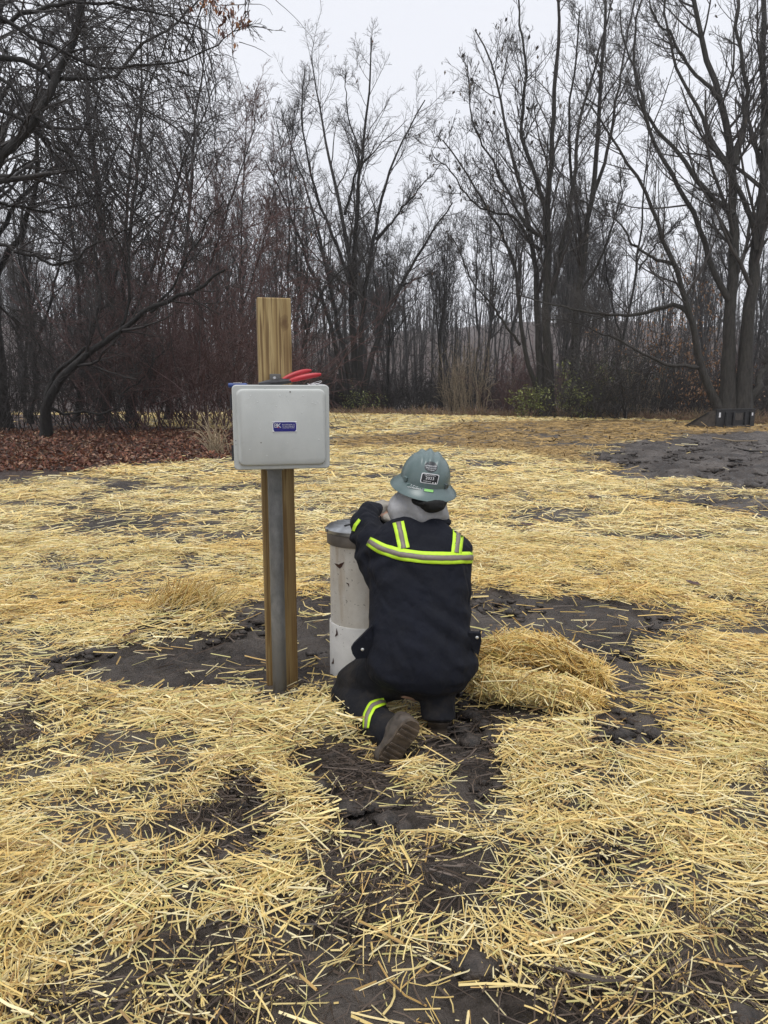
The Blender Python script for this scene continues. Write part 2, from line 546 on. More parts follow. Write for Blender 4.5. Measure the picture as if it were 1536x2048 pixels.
def strand_mesh(C, D, U, L, Wd, bend, sides, nseg):
    """C centre, D unit direction, U unit up, all (n,3); closed-ring stalks"""
    n = len(C)
    S = np.cross(D, U); S /= np.linalg.norm(S, axis=1)[:, None] + 1e-9
    U2 = np.cross(S, D)
    ts = np.linspace(-0.5, 0.5, nseg + 1)
    P = C[:, None, :] + D[:, None, :] * (ts[None, :] * L[:, None])[:, :, None] + S[:, None, :] * ((bend * L)[:, None] * (1 - (2 * ts[None, :]) ** 2))[:, :, None]
    if sides == 3:
        ang = np.array([math.pi / 2, math.pi * 7 / 6, math.pi * 11 / 6])
        ca, sa = np.cos(ang), np.sin(ang)
    else:
        ca, sa = np.array([-1.0, 0.0, 1.0]), np.array([-0.2, 0.5, -0.2])
    V = P[:, :, None, :] + S[:, None, None, :] * (ca[None, None, :, None] * Wd[:, None, None, None] * 0.55) + U2[:, None, None, :] * (sa[None, None, :, None] * Wd[:, None, None, None] * 0.5)
    k = 3
    V = V.reshape(-1, 3)
    ringn = (nseg + 1) * k
    F = []
    pairs = [(0, 1), (1, 2), (2, 0)] if sides == 3 else [(0, 1), (1, 2)]
    for sgm in range(nseg):
        for a, b in pairs:
            F.append([sgm * k + a, sgm * k + b, (sgm + 1) * k + b, (sgm + 1) * k + a])
    F = np.array(F)[None] + (np.arange(n) * ringn)[:, None, None]
    return V, F.reshape(-1, 4), ringn

def scatter(y0, y1, lam, margin, r):
    a0, b0 = 1.12, margin
    area = a0 / 2 * (y1 ** 2 - y0 ** 2) + b0 * 2 * (y1 - y0)
    n = int(lam * area)
    # density of y proportional to width
    yy = r.uniform(y0, y1, n * 2)
    w = a0 * yy + 2 * b0
    k = r.random(n * 2) < w / (a0 * y1 + 2 * b0)
    yy = yy[k][:n]
    x = (r.random(len(yy)) - 0.5) * (a0 * yy + 2 * b0)
    return x, yy

EXCL = []      # (x, y, radius) footprints of the things that stand in the straw
def straw_field():
    r = np.random.default_rng(11)
    VV, FF, CC = [], [], []
    off = 0
    bands = [  # y0, y1, per m2, width, length lo, hi, sides, nseg, bend
        (1.15, 2.6, 3200, 0.0034, 0.04, 0.18, 3, 1, 0), (1.15, 2.6, 3500, 0.0037, 0.06, 0.23, 3, 3, 1), (1.15, 3.2, 2200, 0.0033, 0.012, 0.055, 3, 1, 0),
        (2.6, 6.5, 2300, 0.0043, 0.05, 0.20, 3, 1, 0), (2.6, 6.5, 1300, 0.0046, 0.08, 0.26, 3, 2, 1),
        (6.5, 11, 700, 0.0090, 0.10, 0.32, 4, 1, 0), (11, 18, 270, 0.0155, 0.14, 0.38, 4, 1, 0), (18, 44, 42, 0.032, 0.2, 0.55, 4, 1, 0)]
    for y0, y1, lam, wd, l0, l1, sides, nseg, bf in bands:
        x, y = scatter(y0, y1, lam, 0.95, r)
        dens, bare, tr, wet, lit = masks(x, y)
        keep = r.random(len(x)) < dens + 0.012 * (y < 7)
        for ex, ey, er in EXCL:
            keep &= (x - ex) ** 2 + (y - ey) ** 2 > er * er
        x, y, dens, bare, tr, wet = x[keep], y[keep], dens[keep], bare[keep], tr[keep], wet[keep]
        n = len(x)
        # local combing direction, so neighbouring stalks run roughly together
        base = 2 * math.pi * fbm(x * 0.8, y * 0.8, 15, 2) * 2
        yaw = base + r.normal(0, 0.95, n)
        pit = r.normal(0, 0.10, n) + (r.random(n) < 0.03) * r.uniform(-0.5, 0.5, n)
        L = r.uniform(l0, l1, n) * r.uniform(0.6, 1.0, n)
        L = L * (1 - 0.25 * tr)
        D = np.stack([np.cos(yaw) * np.cos(pit), np.sin(yaw) * np.cos(pit), np.sin(pit)], -1)
        U = np.tile([0.0, 0, 1], (n, 1)) + r.normal(0, 0.25, (n, 3))
        thick = 0.045 * dens ** 1.5 * (1 - tr * 0.8) * (1 - bare)
        cl = smooth(0.45, 0.75, fbm(x * 2.2, y * 2.2, 17, 3))
        z = H(x, y) - 0.006 + r.random(n) * (0.012 + thick * (0.5 + 1.1 * cl)) + 0.5 * L * np.abs(np.sin(pit)) * 0.6
        muddy = np.clip(0.95 * tr + 0.45 * bare, 0, 0.92)
        c = straw_colors(n, x, y, muddy, wet, r)
        W_ = wd * np.clip(r.lognormal(-0.22, 0.38, n), 0.35, 1.9)
        V, F, ringn = strand_mesh(np.stack([x, y, z], -1), D, U, L, W_, r.normal(0, 1, n) * bf * np.where(r.random(n) < 0.25, 0.22, 0.08), sides, nseg)
        VV.append(V); FF.append(F + off); off += len(V)
        CC.append(np.repeat(c, ringn, axis=0))
    o = obj_np('straw_mulch', np.concatenate(VV), np.concatenate(FF), MAT['straw'], colors=np.concatenate(CC))
    tag(o, 'loose pale yellow straw spread over the muddy field', 'straw', kind='stuff')
    return sum(len(f) for f in FF) * 2

# ------------------------------------------------------------------ bare trees
def nrm(a):
    return a / (np.linalg.norm(a, axis=-1, keepdims=True) + 1e-9)

def grow(S, D, L, r0, nseg, jit, pull, r, taper=0.35, pull_end=None):
    M = len(S)
    P = [S]; d = nrm(D)
    for i in range(nseg):
        pl = pull if pull_end is None else pull + (pull_end - pull) * i / max(nseg - 1, 1)
        d = nrm(d + r.normal(0, jit, (M, 3)) + np.array([0, 0, 1.0]) * pl)
        P.append(P[-1] + d * (L / nseg)[:, None])
    P = np.stack(P, 1)
    Rr = r0[:, None] * np.linspace(1, taper, nseg + 1)[None]
    return P, Rr

def spawn(P, Rr, k, r, tmin=0.25, tmax=1.0, ang=(25, 60), lr=(0.3, 0.55), rr=0.55, rmin=0.004, L=None, upb=0.0):
    M, n, _ = P.shape
    t = r.uniform(tmin, tmax, (M, k))
    f = t * (n - 1); i0 = np.minimum(f.astype(int), n - 2); fr = (f - i0)[..., None]
    m = np.arange(M)[:, None]
    A, B = P[m, i0], P[m, i0 + 1]
    S = A + (B - A) * fr
    T = nrm(B - A)
    q = nrm(np.cross(T, r.normal(0, 1, T.shape)) + np.array([0, 0, upb]))
    a = np.radians(r.uniform(ang[0], ang[1], (M, k)))[..., None]
    D = T * np.cos(a) + q * np.sin(a)
    if L is None:
        L = np.linalg.norm(np.diff(P, axis=1), axis=2).sum(1)
    ln = L[:, None] * r.uniform(lr[0], lr[1], (M, k)) * (1.2 - 0.75 * t)
    ra = Rr[m, i0] * (1 - fr[..., 0]) + Rr[m, i0 + 1] * fr[..., 0]
    rad = np.maximum(ra * rr * r.uniform(0.7, 1.1, (M, k)), rmin)
    return S.reshape(-1, 3), D.reshape(-1, 3), ln.ravel(), rad.ravel()

def tubes(P, Rr, s):
    M, n, _ = P.shape
    T = np.empty_like(P)
    T[:, 1:-1] = P[:, 2:] - P[:, :-2]; T[:, 0] = P[:, 1] - P[:, 0]; T[:, -1] = P[:, -1] - P[:, -2]
    T = nrm(T)
    N = nrm(np.cross(T, np.array([0.83, 0.47, 0.31])))
    B = np.cross(T, N)
    a = 2 * math.pi * np.arange(s) / s
    V = P[:, :, None] + (N[:, :, None] * np.cos(a)[None, None, :, None] + B[:, :, None] * np.sin(a)[None, None, :, None]) * Rr[:, :, None, None]
    i = np.arange(n - 1)[:, None] * s; k = np.arange(s)[None]; k2 = (k + 1) % s
    F = np.stack([i + k, i + k2, i + s + k2, i + s + k], -1).reshape(-1, 4)
    F = (F[None] + (np.arange(M) * n * s)[:, None, None]).reshape(-1, 4)
    return V.reshape(-1, 3), F

class Tubes:
    def __init__(s): s.V = []; s.F = []; s.n = 0
    def add(s, P, Rr, sides):
        V, F = tubes(P, Rr, sides)
        s.V.append(V); s.F.append(F + s.n); s.n += len(V)
        return s
    def obj(s, name, mat, parent=None, sm=True, origin=(0, 0, 0)):
        return obj_np(name, np.concatenate(s.V) - np.asarray(origin), np.concatenate(s.F), mat, parent, smooth=sm)

def resample(pts, n, r, wob):
    pts = np.asarray(pts, float)
    d = np.r_[0, np.cumsum(np.linalg.norm(np.diff(pts, axis=0), axis=1))]
    t = np.linspace(0, d[-1], n)
    out = np.stack([np.interp(t, d, pts[:, k]) for k in range(3)], -1)
    for _ in range(2):   # round the corners
        out[1:-1] = 0.25 * out[:-2] + 0.5 * out[1:-1] + 0.25 * out[2:]
    w = np.cumsum(r.normal(0, wob, (n, 3)), 0); w -= w[0] + (w[-1] - w[0]) * np.linspace(0, 1, n)[:, None]
    return out + w

LEAF_Q = np.array([[0, -0.5, 0], [0.3, 0, 0.07], [0, 0.6, 0], [-0.3, 0, 0.07]])
def leaf_cloud(name, pts, size, colr, parent, r, droop=0.7, origin=(0, 0, 0), mat=None):
    """one small folded leaf at every point"""
    n = len(pts)
    a = r.uniform(0, 2 * math.pi, n); b = r.normal(-droop, 0.5, n)
    s = size * r.uniform(0.55, 1.25, n)
    ax = np.stack([np.cos(a) * np.cos(b), np.sin(a) * np.cos(b), np.sin(b)], -1)
    sx = nrm(np.cross(ax, np.array([0.1, 0.2, 1.0])) + r.normal(0, 0.5, (n, 3)))
    up = np.cross(sx, ax)
    Q = LEAF_Q
    V = pts[:, None] + s[:, None, None] * (sx[:, None] * Q[None, :, 0:1] + ax[:, None] * (Q[None, :, 1:2] + 0.5) + up[:, None] * Q[None, :, 2:3] * 2)
    F = np.array([[0, 1, 2], [0, 2, 3]])[None] + (np.arange(n) * 4)[:, None, None]
    c = np.asarray(colr)[r.integers(0, len(colr), n)] * r.uniform(0.6, 1.3, (n, 1))
    o = obj_np(name, V.reshape(-1, 3) - np.asarray(origin), F.reshape(-1, 3), mat or MAT['leaf'], parent, colors=np.repeat(c, 4, 0))
    return o

def hero_tree(name, label, base_uv, Y, limbs, seed, k=(13, 8, 5), bark_m='bark_dark', twig_m='twig', pull=0.06, twig_pull=0.05, jit=0.10,
              depth=2.0, lr1=(0.16, 0.34), tr=0.008, leaves=None, ang1=(25, 60), group=None, tmin1=0.3, wob=0.05, nleaf=0, twig_seg=2, lr3=(0.35, 0.7)):
    """limbs: list of (list of photo points, r0, r1): each becomes a limb with its own depth in the crown"""
    r = np.random.default_rng(seed)
    bx, by = W(base_uv[0], base_uv[1], Y)[0], Y
    org = np.array([bx, by, Hs(bx, by) - 0.05])
    root = empty(name, org)
    tag(root, label, 'tree', group)
    tr_t, cr_t = Tubes(), Tubes()
    LP, LR = [], []
    for pts, r0, r1 in limbs:
        dy = r.uniform(-depth, depth); n = len(pts)
        w3 = []
        for i, (u, v) in enumerate(pts):
            w3.append(W(u, v, Y + dy * (i / max(n - 1, 1)) ** 1.2))
        w3 = np.array(w3)
        if pts[0][1] >= base_uv[1] - 6:
            w3[0, 2] = org[2] - 0.1; w3[0, 1] = by
        P = resample(w3, 22, r, wob)[None]
        t = np.linspace(0, 1, 22)
        Rr = (r0 + (r1 - r0) * t ** 0.62)[None]
        if pts[0][1] >= base_uv[1] - 6:
            Rr = Rr * (1 + 0.5 * np.exp(-t * 14))[None]
        tr_t.add(P, Rr, 8); LP.append(P); LR.append(Rr)
    LP = np.concatenate(LP); LR = np.concatenate(LR)
    LL = np.linalg.norm(np.diff(LP, axis=1), axis=2).sum(1)
    S, D, L, q = spawn(LP, LR, k[0], r, tmin1, 1.0, ang1, lr1, 0.5, tr * 1.6)
    P1, R1 = grow(S, D, L, q, 6, jit, pull, r, 0.35)
    cr_t.add(P1, R1, 4)
    S, D, L, q = spawn(P1, R1, k[1], r, 0.15, 1.0, (25, 60), (0.3, 0.6), 0.55, tr * 1.15)
    P2, R2 = grow(S, D, L, q, 4, jit * 1.3, twig_pull, r, 0.5)
    cr_t.add(P2, R2, 3)
    S, D, L, q = spawn(P2, R2, k[2], r, 0.15, 1.0, (20, 60), lr3, 0.6, tr * 0.8)
    P3, R3 = grow(S, D, L, q, twig_seg, jit * 1.3, twig_pull, r, 0.6)
    cr_t.add(P3, R3, 3)
    tr_t.obj('trunk', MAT[bark_m], root, origin=org)
    cr_t.obj('crown', MAT[twig_m], root, origin=org)
    if nleaf:
        e = P3[:, -1]
        e = e[r.choice(len(e), min(nleaf, len(e)), replace=False)]
        lo = leaf_cloud('clinging_leaves', e, leaves[0], leaves[1], root, r, 1.1, org)
        lo['kind'] = 'stuff'
    return root

DARKLEAF = [(0.06, 0.05, 0.04), (0.10, 0.075, 0.05), (0.05, 0.045, 0.04)]
TANLEAF = [(0.30, 0.16, 0.075), (0.36, 0.21, 0.11), (0.22, 0.105, 0.05)]
REDLEAF = [(0.10, 0.035, 0.022), (0.15, 0.055, 0.03), (0.30, 0.13, 0.045)]

def trees():
    # --- the tree whose trunk stands just outside the frame on the left, limbs reaching in
    hero_tree('bare_tree', 'large dark bare tree whose heavy limbs reach in at the upper left corner', (-120, 905), 15.0, [
        ([(-120, 905), (-130, 600), (-100, 420), (-60, 250), (-90, -60)], 0.30, 0.12),
        ([(-110, 420), (0, 312), (60, 262), (112, 165), (135, 90), (165, 20), (180, -60)], 0.13, 0.05),
        ([(-90, 120), (0, 85), (120, 132), (215, 112), (320, 35), (420, -20)], 0.07, 0.015),
        ([(-90, 60), (0, 45), (80, 15), (200, 12), (330, 40), (430, 75)], 0.06, 0.012),
        ([(-110, 210), (0, 222), (70, 255), (130, 312), (250, 400), (345, 500)], 0.055, 0.012),
        ([(-110, 140), (0, 130), (90, 230), (160, 330), (215, 440), (260, 560)], 0.05, 0.01),
        ([(-110, 480), (0, 487), (60, 522), (150, 522), (250, 470), (330, 420)], 0.05, 0.012),
        ([(-110, 400), (0, 425), (90, 438), (180, 405), (230, 300)], 0.045, 0.01),
        ([(-110, 560), (0, 590), (60, 640), (110, 720)], 0.04, 0.01),
        ([(-60, 0), (60, 60), (170, 105), (300, 120), (420, 95), (500, 20)], 0.05, 0.008),
    ], 101, (15, 7, 3), pull=-0.05, twig_pull=-0.06, depth=2.5, lr1=(0.18, 0.40), tr=0.0075, tmin1=0.2)
    # --- trunk at the left edge
    hero_tree('bare_tree', 'upright dark trunk cut by the left edge of the picture', (-6, 852), 26.0, [
        ([(-6, 852), (-10, 700), (-12, 560), (-25, 380), (-20, 200), (0, 20), (10, -80)], 0.40, 0.10),
        ([(-12, 560), (40, 450), (75, 330), (60, 200), (90, 60)], 0.13, 0.03),
        ([(-14, 480), (60, 400), (140, 340), (190, 250), (230, 120)], 0.10, 0.02),
    ], 102, (26, 8, 4), tr=0.009, lr1=(0.15, 0.35))
    # --- leaning tree
    hero_tree('leaning_tree', 'crooked tree leaning right out of the red leaf litter', (88, 872), 21.0, [
        ([(88, 872), (96, 820), (125, 775), (160, 730), (225, 690), (300, 625), (385, 575), (450, 540)], 0.17, 0.035),
        ([(98, 820), (70, 800), (95, 745), (180, 690), (200, 600), (190, 500), (215, 380)], 0.08, 0.02),
        ([(225, 690), (262, 600), (250, 500), (290, 380), (300, 280)], 0.06, 0.015),
        ([(100, 815), (150, 822), (225, 815), (262, 780), (330, 700)], 0.05, 0.015),
        ([(300, 625), (350, 560), (400, 470), (450, 400)], 0.045, 0.012),
    ], 103, (12, 7, 4), tr=0.008, jit=0.16)
    # --- tall dark stems of the left thicket
    stems = [
        ('tall dark bare tree with straight stem, nearest of the left thicket', (207, 838), 30.0,
         [([(207, 838), (220, 640), (214, 540), (200, 420), (185, 280), (170, 120), (165, -30)], 0.22, 0.04), ([(216, 600), (250, 480), (262, 330), (290, 180), (300, 40)], 0.10, 0.02)], 104),
        ('dark forked bare tree in the left thicket with a wide fork', (262, 836), 31.0,
         [([(262, 836), (248, 680), (240, 560), (258, 400), (275, 240), (282, 60)], 0.17, 0.03), ([(246, 660), (290, 560), (340, 430), (380, 300), (430, 170)], 0.11, 0.02), ([(262, 836), (290, 740), (310, 600), (345, 480), (395, 300), (430, 240)], 0.12, 0.02)], 105),
        ('bare tree with red twigs rising behind the bramble tangle', (335, 834), 33.0,
         [([(335, 834), (350, 650), (372, 480), (388, 330), (400, 170), (410, 60)], 0.15, 0.025), ([(345, 640), (420, 520), (470, 400), (500, 300), (515, 210)], 0.09, 0.015)], 106),
        ('thin bare tree between the leaning tree and left edge', (60, 842), 29.0,
         [([(60, 842), (72, 690), (52, 560), (45, 420), (70, 280), (85, 120)], 0.11, 0.02), ([(70, 690), (105, 590), (130, 470), (150, 330)], 0.07, 0.015)], 107),
        ('slim bare tree right behind the leaning trunk', (150, 838), 31.0,
         [([(150, 838), (165, 680), (150, 540), (135, 400), (120, 250), (130, 90)], 0.12, 0.02)], 108),
        ('slim bare tree at the right end of the left thicket', (470, 830), 38.0,
         [([(470, 830), (480, 640), (476, 480), (486, 330), (490, 200)], 0.11, 0.02), ([(478, 620), (520, 500), (545, 400), (550, 300)], 0.07, 0.012), ([(478, 560), (440, 440), (430, 330)], 0.06, 0.012)], 109),
    ]
    for lab, b, Y, lm, sd_ in stems:
        hero_tree('thicket_tree', lab, b, Y, lm, sd_, (26, 8, 5), tr=0.009, twig_pull=-0.03 if sd_ in (104, 105) else 0.05, lr1=(0.15, 0.36), group='trees of the left thicket',
                  twig_m='twig_red' if sd_ in (106, 109) else 'twig', nleaf=14, leaves=(0.16, TANLEAF))
    # --- the many-limbed tree in the middle
    hero_tree('spreading_tree', 'tall bare tree with fan of limbs standing alone at the middle of the field edge', (712, 822), 45.0, [
        ([(714, 822), (706, 640), (700, 555), (688, 430), (662, 330), (640, 230), (622, 110)], 0.30, 0.03),
        ([(708, 600), (706, 480), (705, 400), (725, 270), (745, 150), (742, 75)], 0.22, 0.03),
        ([(718, 800), (722, 640), (745, 500), (760, 400), (790, 310), (828, 235), (850, 200)], 0.26, 0.03),
        ([(722, 815), (760, 650), (800, 570), (850, 480), (905, 405)], 0.25, 0.04),
        ([(704, 815), (668, 650), (640, 570), (602, 490), (575, 400), (530, 320)], 0.22, 0.03),
        ([(706, 790), (665, 600), (632, 450), (600, 330), (565, 230)], 0.20, 0.03),
        ([(700, 560), (655, 430), (625, 350), (600, 240), (610, 130)], 0.14, 0.025),
        ([(752, 480), (800, 420), (850, 365), (880, 330)], 0.10, 0.02),
        ([(690, 430), (720, 330), (700, 220), (690, 150)], 0.10, 0.02),
        ([(800, 570), (830, 560), (870, 545)], 0.09, 0.02),
        ([(640, 560), (600, 560), (570, 500), (545, 420)], 0.08, 0.02),
    ], 110, (17, 9, 6), twig_m='twig_grey', tr=0.0085, pull=0.10, twig_pull=0.04, lr1=(0.15, 0.36), depth=3.5, nleaf=26, leaves=(0.30, TANLEAF))
    hero_tree('slim_tree', 'slim dark bare tree just right of the wooden post', (600, 823), 43.0, [
        ([(600, 823), (604, 700), (622, 630), (660, 560), (700, 530)], 0.15, 0.03),
        ([(612, 660), (600, 560), (590, 440), (580, 330), (590, 220)], 0.11, 0.02),
        ([(600, 823), (580, 680), (572, 540), (580, 420), (560, 300), (552, 240)], 0.13, 0.02),
    ], 111, (24, 8, 5), tr=0.011, depth=2.5)
    # --- right of the middle
    hero_tree('forked_tree', 'bare grey tree of several stems behind the green bush, right of the middle', (1098, 838), 37.0, [
        ([(1100, 838), (1096, 640), (1098, 440), (1106, 330), (1112, 200), (1122, 80), (1112, -60)], 0.30, 0.05),
        ([(1085, 838), (1080, 640), (1070, 500), (1045, 380), (1012, 250), (985, 120), (950, 60)], 0.24, 0.03),
        ([(1092, 830), (1042, 700), (1032, 600), (1002, 480), (952, 380), (885, 280)], 0.16, 0.03),
        ([(1105, 590), (1122, 520), (1146, 380), (1162, 230), (1200, 120), (1232, -20)], 0.16, 0.03),
        ([(1098, 440), (1070, 360), (1040, 270), (1050, 150), (1030, 40), (1040, -60)], 0.14, 0.03),
        ([(1080, 500), (1020, 430), (950, 420), (880, 330), (862, 300)], 0.10, 0.02),
        ([(1040, 690), (1000, 640), (940, 560), (900, 470)], 0.08, 0.02),
        ([(1100, 480), (1050, 450), (990, 330), (945, 240), (935, 130)], 0.10, 0.02),
    ], 112, (21, 7, 5), 'bark_grey', 'twig_grey', tr=0.0095, pull=0.12, twig_pull=0.12, lr1=(0.14, 0.34), depth=3.0, nleaf=260, leaves=(0.22, DARKLEAF))
    hero_tree('upright_tree', 'single upright grey bare tree right of the forked one', (1140, 838), 38.0, [
        ([(1140, 838), (1150, 700), (1165, 560), (1180, 400), (1190, 250), (1200, 100), (1212, -60)], 0.26, 0.05),
        ([(1170, 520), (1150, 420), (1140, 300), (1150, 150), (1160, 20)], 0.12, 0.03),
        ([(1178, 420), (1215, 330), (1245, 200), (1260, 60), (1270, -30)], 0.12, 0.025),
        ([(1162, 580), (1200, 520), (1225, 420), (1240, 330)], 0.09, 0.02),
    ], 113, (20, 8, 5), 'bark_grey', 'twig_grey', tr=0.0095, pull=0.14, twig_pull=0.12, lr1=(0.13, 0.32))
    # --- the big trees at the right
    hero_tree('massive_tree', 'massive dark tree with several trunks behind the black bucket', (1470, 846), 29.5, [
        ([(1452, 846), (1456, 640), (1466, 480), (1470, 330), (1442, 200), (1402, 80), (1380, -60)], 0.32, 0.07),
        ([(1482, 846), (1500, 640), (1520, 480), (1530, 300), (1526, 150), (1530, -60)], 0.34, 0.08),
        ([(1452, 840), (1425, 790), (1400, 735), (1382, 640), (1350, 530), (1300, 400), (1232, 300), (1180, 210)], 0.20, 0.03),
        ([(1384, 640), (1370, 612), (1330, 616), (1250, 642), (1180, 636), (1100, 616), (1020, 585)], 0.12, 0.02),
        ([(1398, 735), (1330, 728), (1270, 692), (1230, 660), (1150, 645), (1085, 640)], 0.09, 0.015),
        ([(1458, 600), (1430, 560), (1402, 440), (1332, 330), (1292, 230), (1270, 90), (1290, -30)], 0.14, 0.03),
        ([(1466, 430), (1420, 380), (1372, 290), (1300, 230), (1270, 120), (1240, 20)], 0.13, 0.025),
        ([(1495, 820), (1540, 730), (1600, 680)], 0.18, 0.08),
        ([(1515, 500), (1480, 400), (1420, 300), (1360, 160), (1330, 20), (1320, -60)], 0.13, 0.03),
        ([(1470, 330), (1490, 200), (1470, 80), (1480, -60)], 0.13, 0.04),
        ([(1440, 200), (1380, 150), (1310, 60), (1290, -40)], 0.09, 0.02),
        ([(1350, 530), (1290, 500), (1220, 420), (1160, 400)], 0.08, 0.015),
        ([(1520, 300), (1560, 180), (1540, 40)], 0.12, 0.03),
    ], 114, (18, 8, 5), 'bark_grey', 'twig_grey', tr=0.0080, pull=0.10, twig_pull=0.10, lr1=(0.16, 0.36), depth=2.5, nleaf=60, leaves=(0.18, DARKLEAF))
    hero_tree('slender_tree', 'slender dark tree with a bare crown left of the massive trunks', (1225, 840), 38.0, [
        ([(1225, 840), (1240, 700), (1275, 560), (1290, 430), (1300, 300), (1300, 200)], 0.12, 0.02),
        ([(1245, 690), (1210, 560), (1200, 460), (1220, 360)], 0.07, 0.015),
        ([(1278, 540), (1330, 470), (1380, 420)], 0.06, 0.015),
    ], 115, (18, 8, 4), 'bark_dark', 'twig', tr=0.011)

def vines():
    """the tangle of hanging vines and suckers that fills the left thicket"""
    r = np.random.default_rng(88)
    t = Tubes()
    n = 430
    u = r.uniform(-80, 400, n); v = r.uniform(-160, 330, n) + 0.10 * u; Y = r.uniform(18, 27, n)
    S = np.array([W(a, b, c) for a, b, c in zip(u, v, Y)])
    D = np.stack([r.normal(0.75, 0.4, n) * np.where(u < 300, 1, 0.35), r.normal(0, 0.4, n), r.normal(-0.25, 0.5, n)], -1)
    P, Rr = grow(S, D, r.uniform(2.5, 6.5, n), r.uniform(0.009, 0.026, n), 11, 0.10, -0.03, r, 0.35, -0.10)
    k = (P[:, :, 2].min(1) > 0.6) & ((P[:, :, 0] / P[:, :, 1]).max(1) < -0.185)
    P, Rr = P[k], Rr[k]
    t.add(P, Rr, 3)
    S, D, L, q = spawn(P, Rr, 5, r, 0.1, 1.0, (25, 60), (0.12, 0.32), 0.6, 0.006)
    P1, R1 = grow(S, D, L, q, 3, 0.16, -0.04, r, 0.6)
    t.add(P1, R1, 3)
    o = t.obj('vine_tangle', MAT['twig']); tag(o, 'tangle of dark hanging vines filling the left thicket', 'vines', kind='stuff')

# --- the wood behind: many copies of a few bare trees
def wood_tree(seed):
    r = np.random.default_rng(seed)
    h = r.uniform(15, 19)
    root = empty('wood_tree')
    n = 18
    pts = np.zeros((n, 3)); pts[:, 2] = np.linspace(-0.3, h, n)
    pts[:, :2] += np.cumsum(r.normal(0, 0.10, (n, 2)), 0)
    P = [pts[None]]; Rr = [(0.17 * np.linspace(1, 0.10, n))[None]]
    S, D, L, q = spawn(P[0], Rr[0], 4, r, 0.25, 0.6, (15, 32), (0.5, 0.75), 0.6, 0.02, upb=0.4)
    a, b = grow(S, D, L, q, 17, 0.07, 0.10, r, 0.12)
    P.append(a); Rr.append(b)
    P = np.concatenate(P); Rr = np.concatenate(Rr)
    t = Tubes().add(P, Rr, 5)
    c = Tubes()
    S, D, L, q = spawn(P, Rr, 15, r, 0.3, 1.0, (25, 60), (0.14, 0.30), 0.5, 0.016)
    P1, R1 = grow(S, D, L, q, 4, 0.12, 0.10, r, 0.4); c.add(P1, R1, 3)
    S, D, L, q = spawn(P1, R1, 8, r, 0.15, 1.0, (25, 60), (0.35, 0.65), 0.6, 0.012)
    P2, R2 = grow(S, D, L, q, 3, 0.14, 0.08, r, 0.6); c.add(P2, R2, 3)
    S, D, L, q = spawn(P2, R2, 3, r, 0.2, 1.0, (25, 60), (0.4, 0.7), 0.7, 0.010)
    P3, R3 = grow(S, D, L, q, 2, 0.14, 0.08, r, 0.7); c.add(P3, R3, 3)
    t.obj('trunk', MAT['bark_dark'], root); c.obj('crown', MAT['twig_far'], root)
    return root

def copy_tree(o, parent=None):
    c = o.copy(); col.objects.link(c); c.parent = parent
    for ch in o.children: copy_tree(ch, c)
    return c

def wood():
    r = np.random.default_rng(5)
    protos = [wood_tree(200 + i) for i in range(6)]
    spots = []
    tries = 0
    while len(spots) < 105 and tries < 5000:
        tries += 1
        y = r.uniform(47, 105); x = r.uniform(-0.66, 0.66) * y
        if x < -0.15 * y and r.random() < 0.25: continue
        if all((x - a) ** 2 + (y - b) ** 2 > 2.2 for a, b in spots): spots.append((x, y))
    spots += [(-19, 27), (-21.5, 33), (-17.5, 36), (-25, 40), (-29, 47), (-24, 52), (22.5, 36), (26, 43), (29, 33)]      # just outside the frame
    for i, (x, y) in enumerate(spots):
        o = protos[i] if i < 6 else copy_tree(protos[i % 6])
        o.location = (x, y, Hs(x, y))
        o.rotation_euler = (r.normal(0, 0.03), r.normal(0, 0.03), r.uniform(0, 6.28))
        hh = 1.3 + (780 - r.uniform(380, 560)) / FPX * y; f = min(1.05, hh / 17.0); o.scale = (f, f, f)
        tag(o, 'thin bare tree in the misty wood beyond the field', 'tree', 'bare trees of the wood behind')
    # the mass of stems and twigs on the slope far behind
    t = Tubes()
    n = 1900
    y = np.r_[r.uniform(72, 165, 1000), r.uniform(150, 225, n - 1000)]; x = r.uniform(-0.75, 0.75, n) * y
    S = np.stack([x, y, H(x, y) - 0.2], -1)
    P, Rr = grow(S, np.tile([0, 0, 1.0], (n, 1)) + r.normal(0, 0.05, (n, 3)), r.uniform(7, 15, n), r.uniform(0.06, 0.16, n), 4, 0.06, 0.1, r, 0.25)
    t.add(P, Rr, 3)
    S, D, L, q = spawn(P, Rr, 6, r, 0.2, 1.0, (25, 60), (0.2, 0.42), 0.5, 0.035)
    P1, R1 = grow(S, D, L, q, 1, 0.12, 0.1, r, 0.4); t.add(P1, R1, 3)
    o = t.obj('far_wood', MAT['twig_far']); tag(o, 'far mass of bare trees on the misty slope', 'wood', kind='stuff')

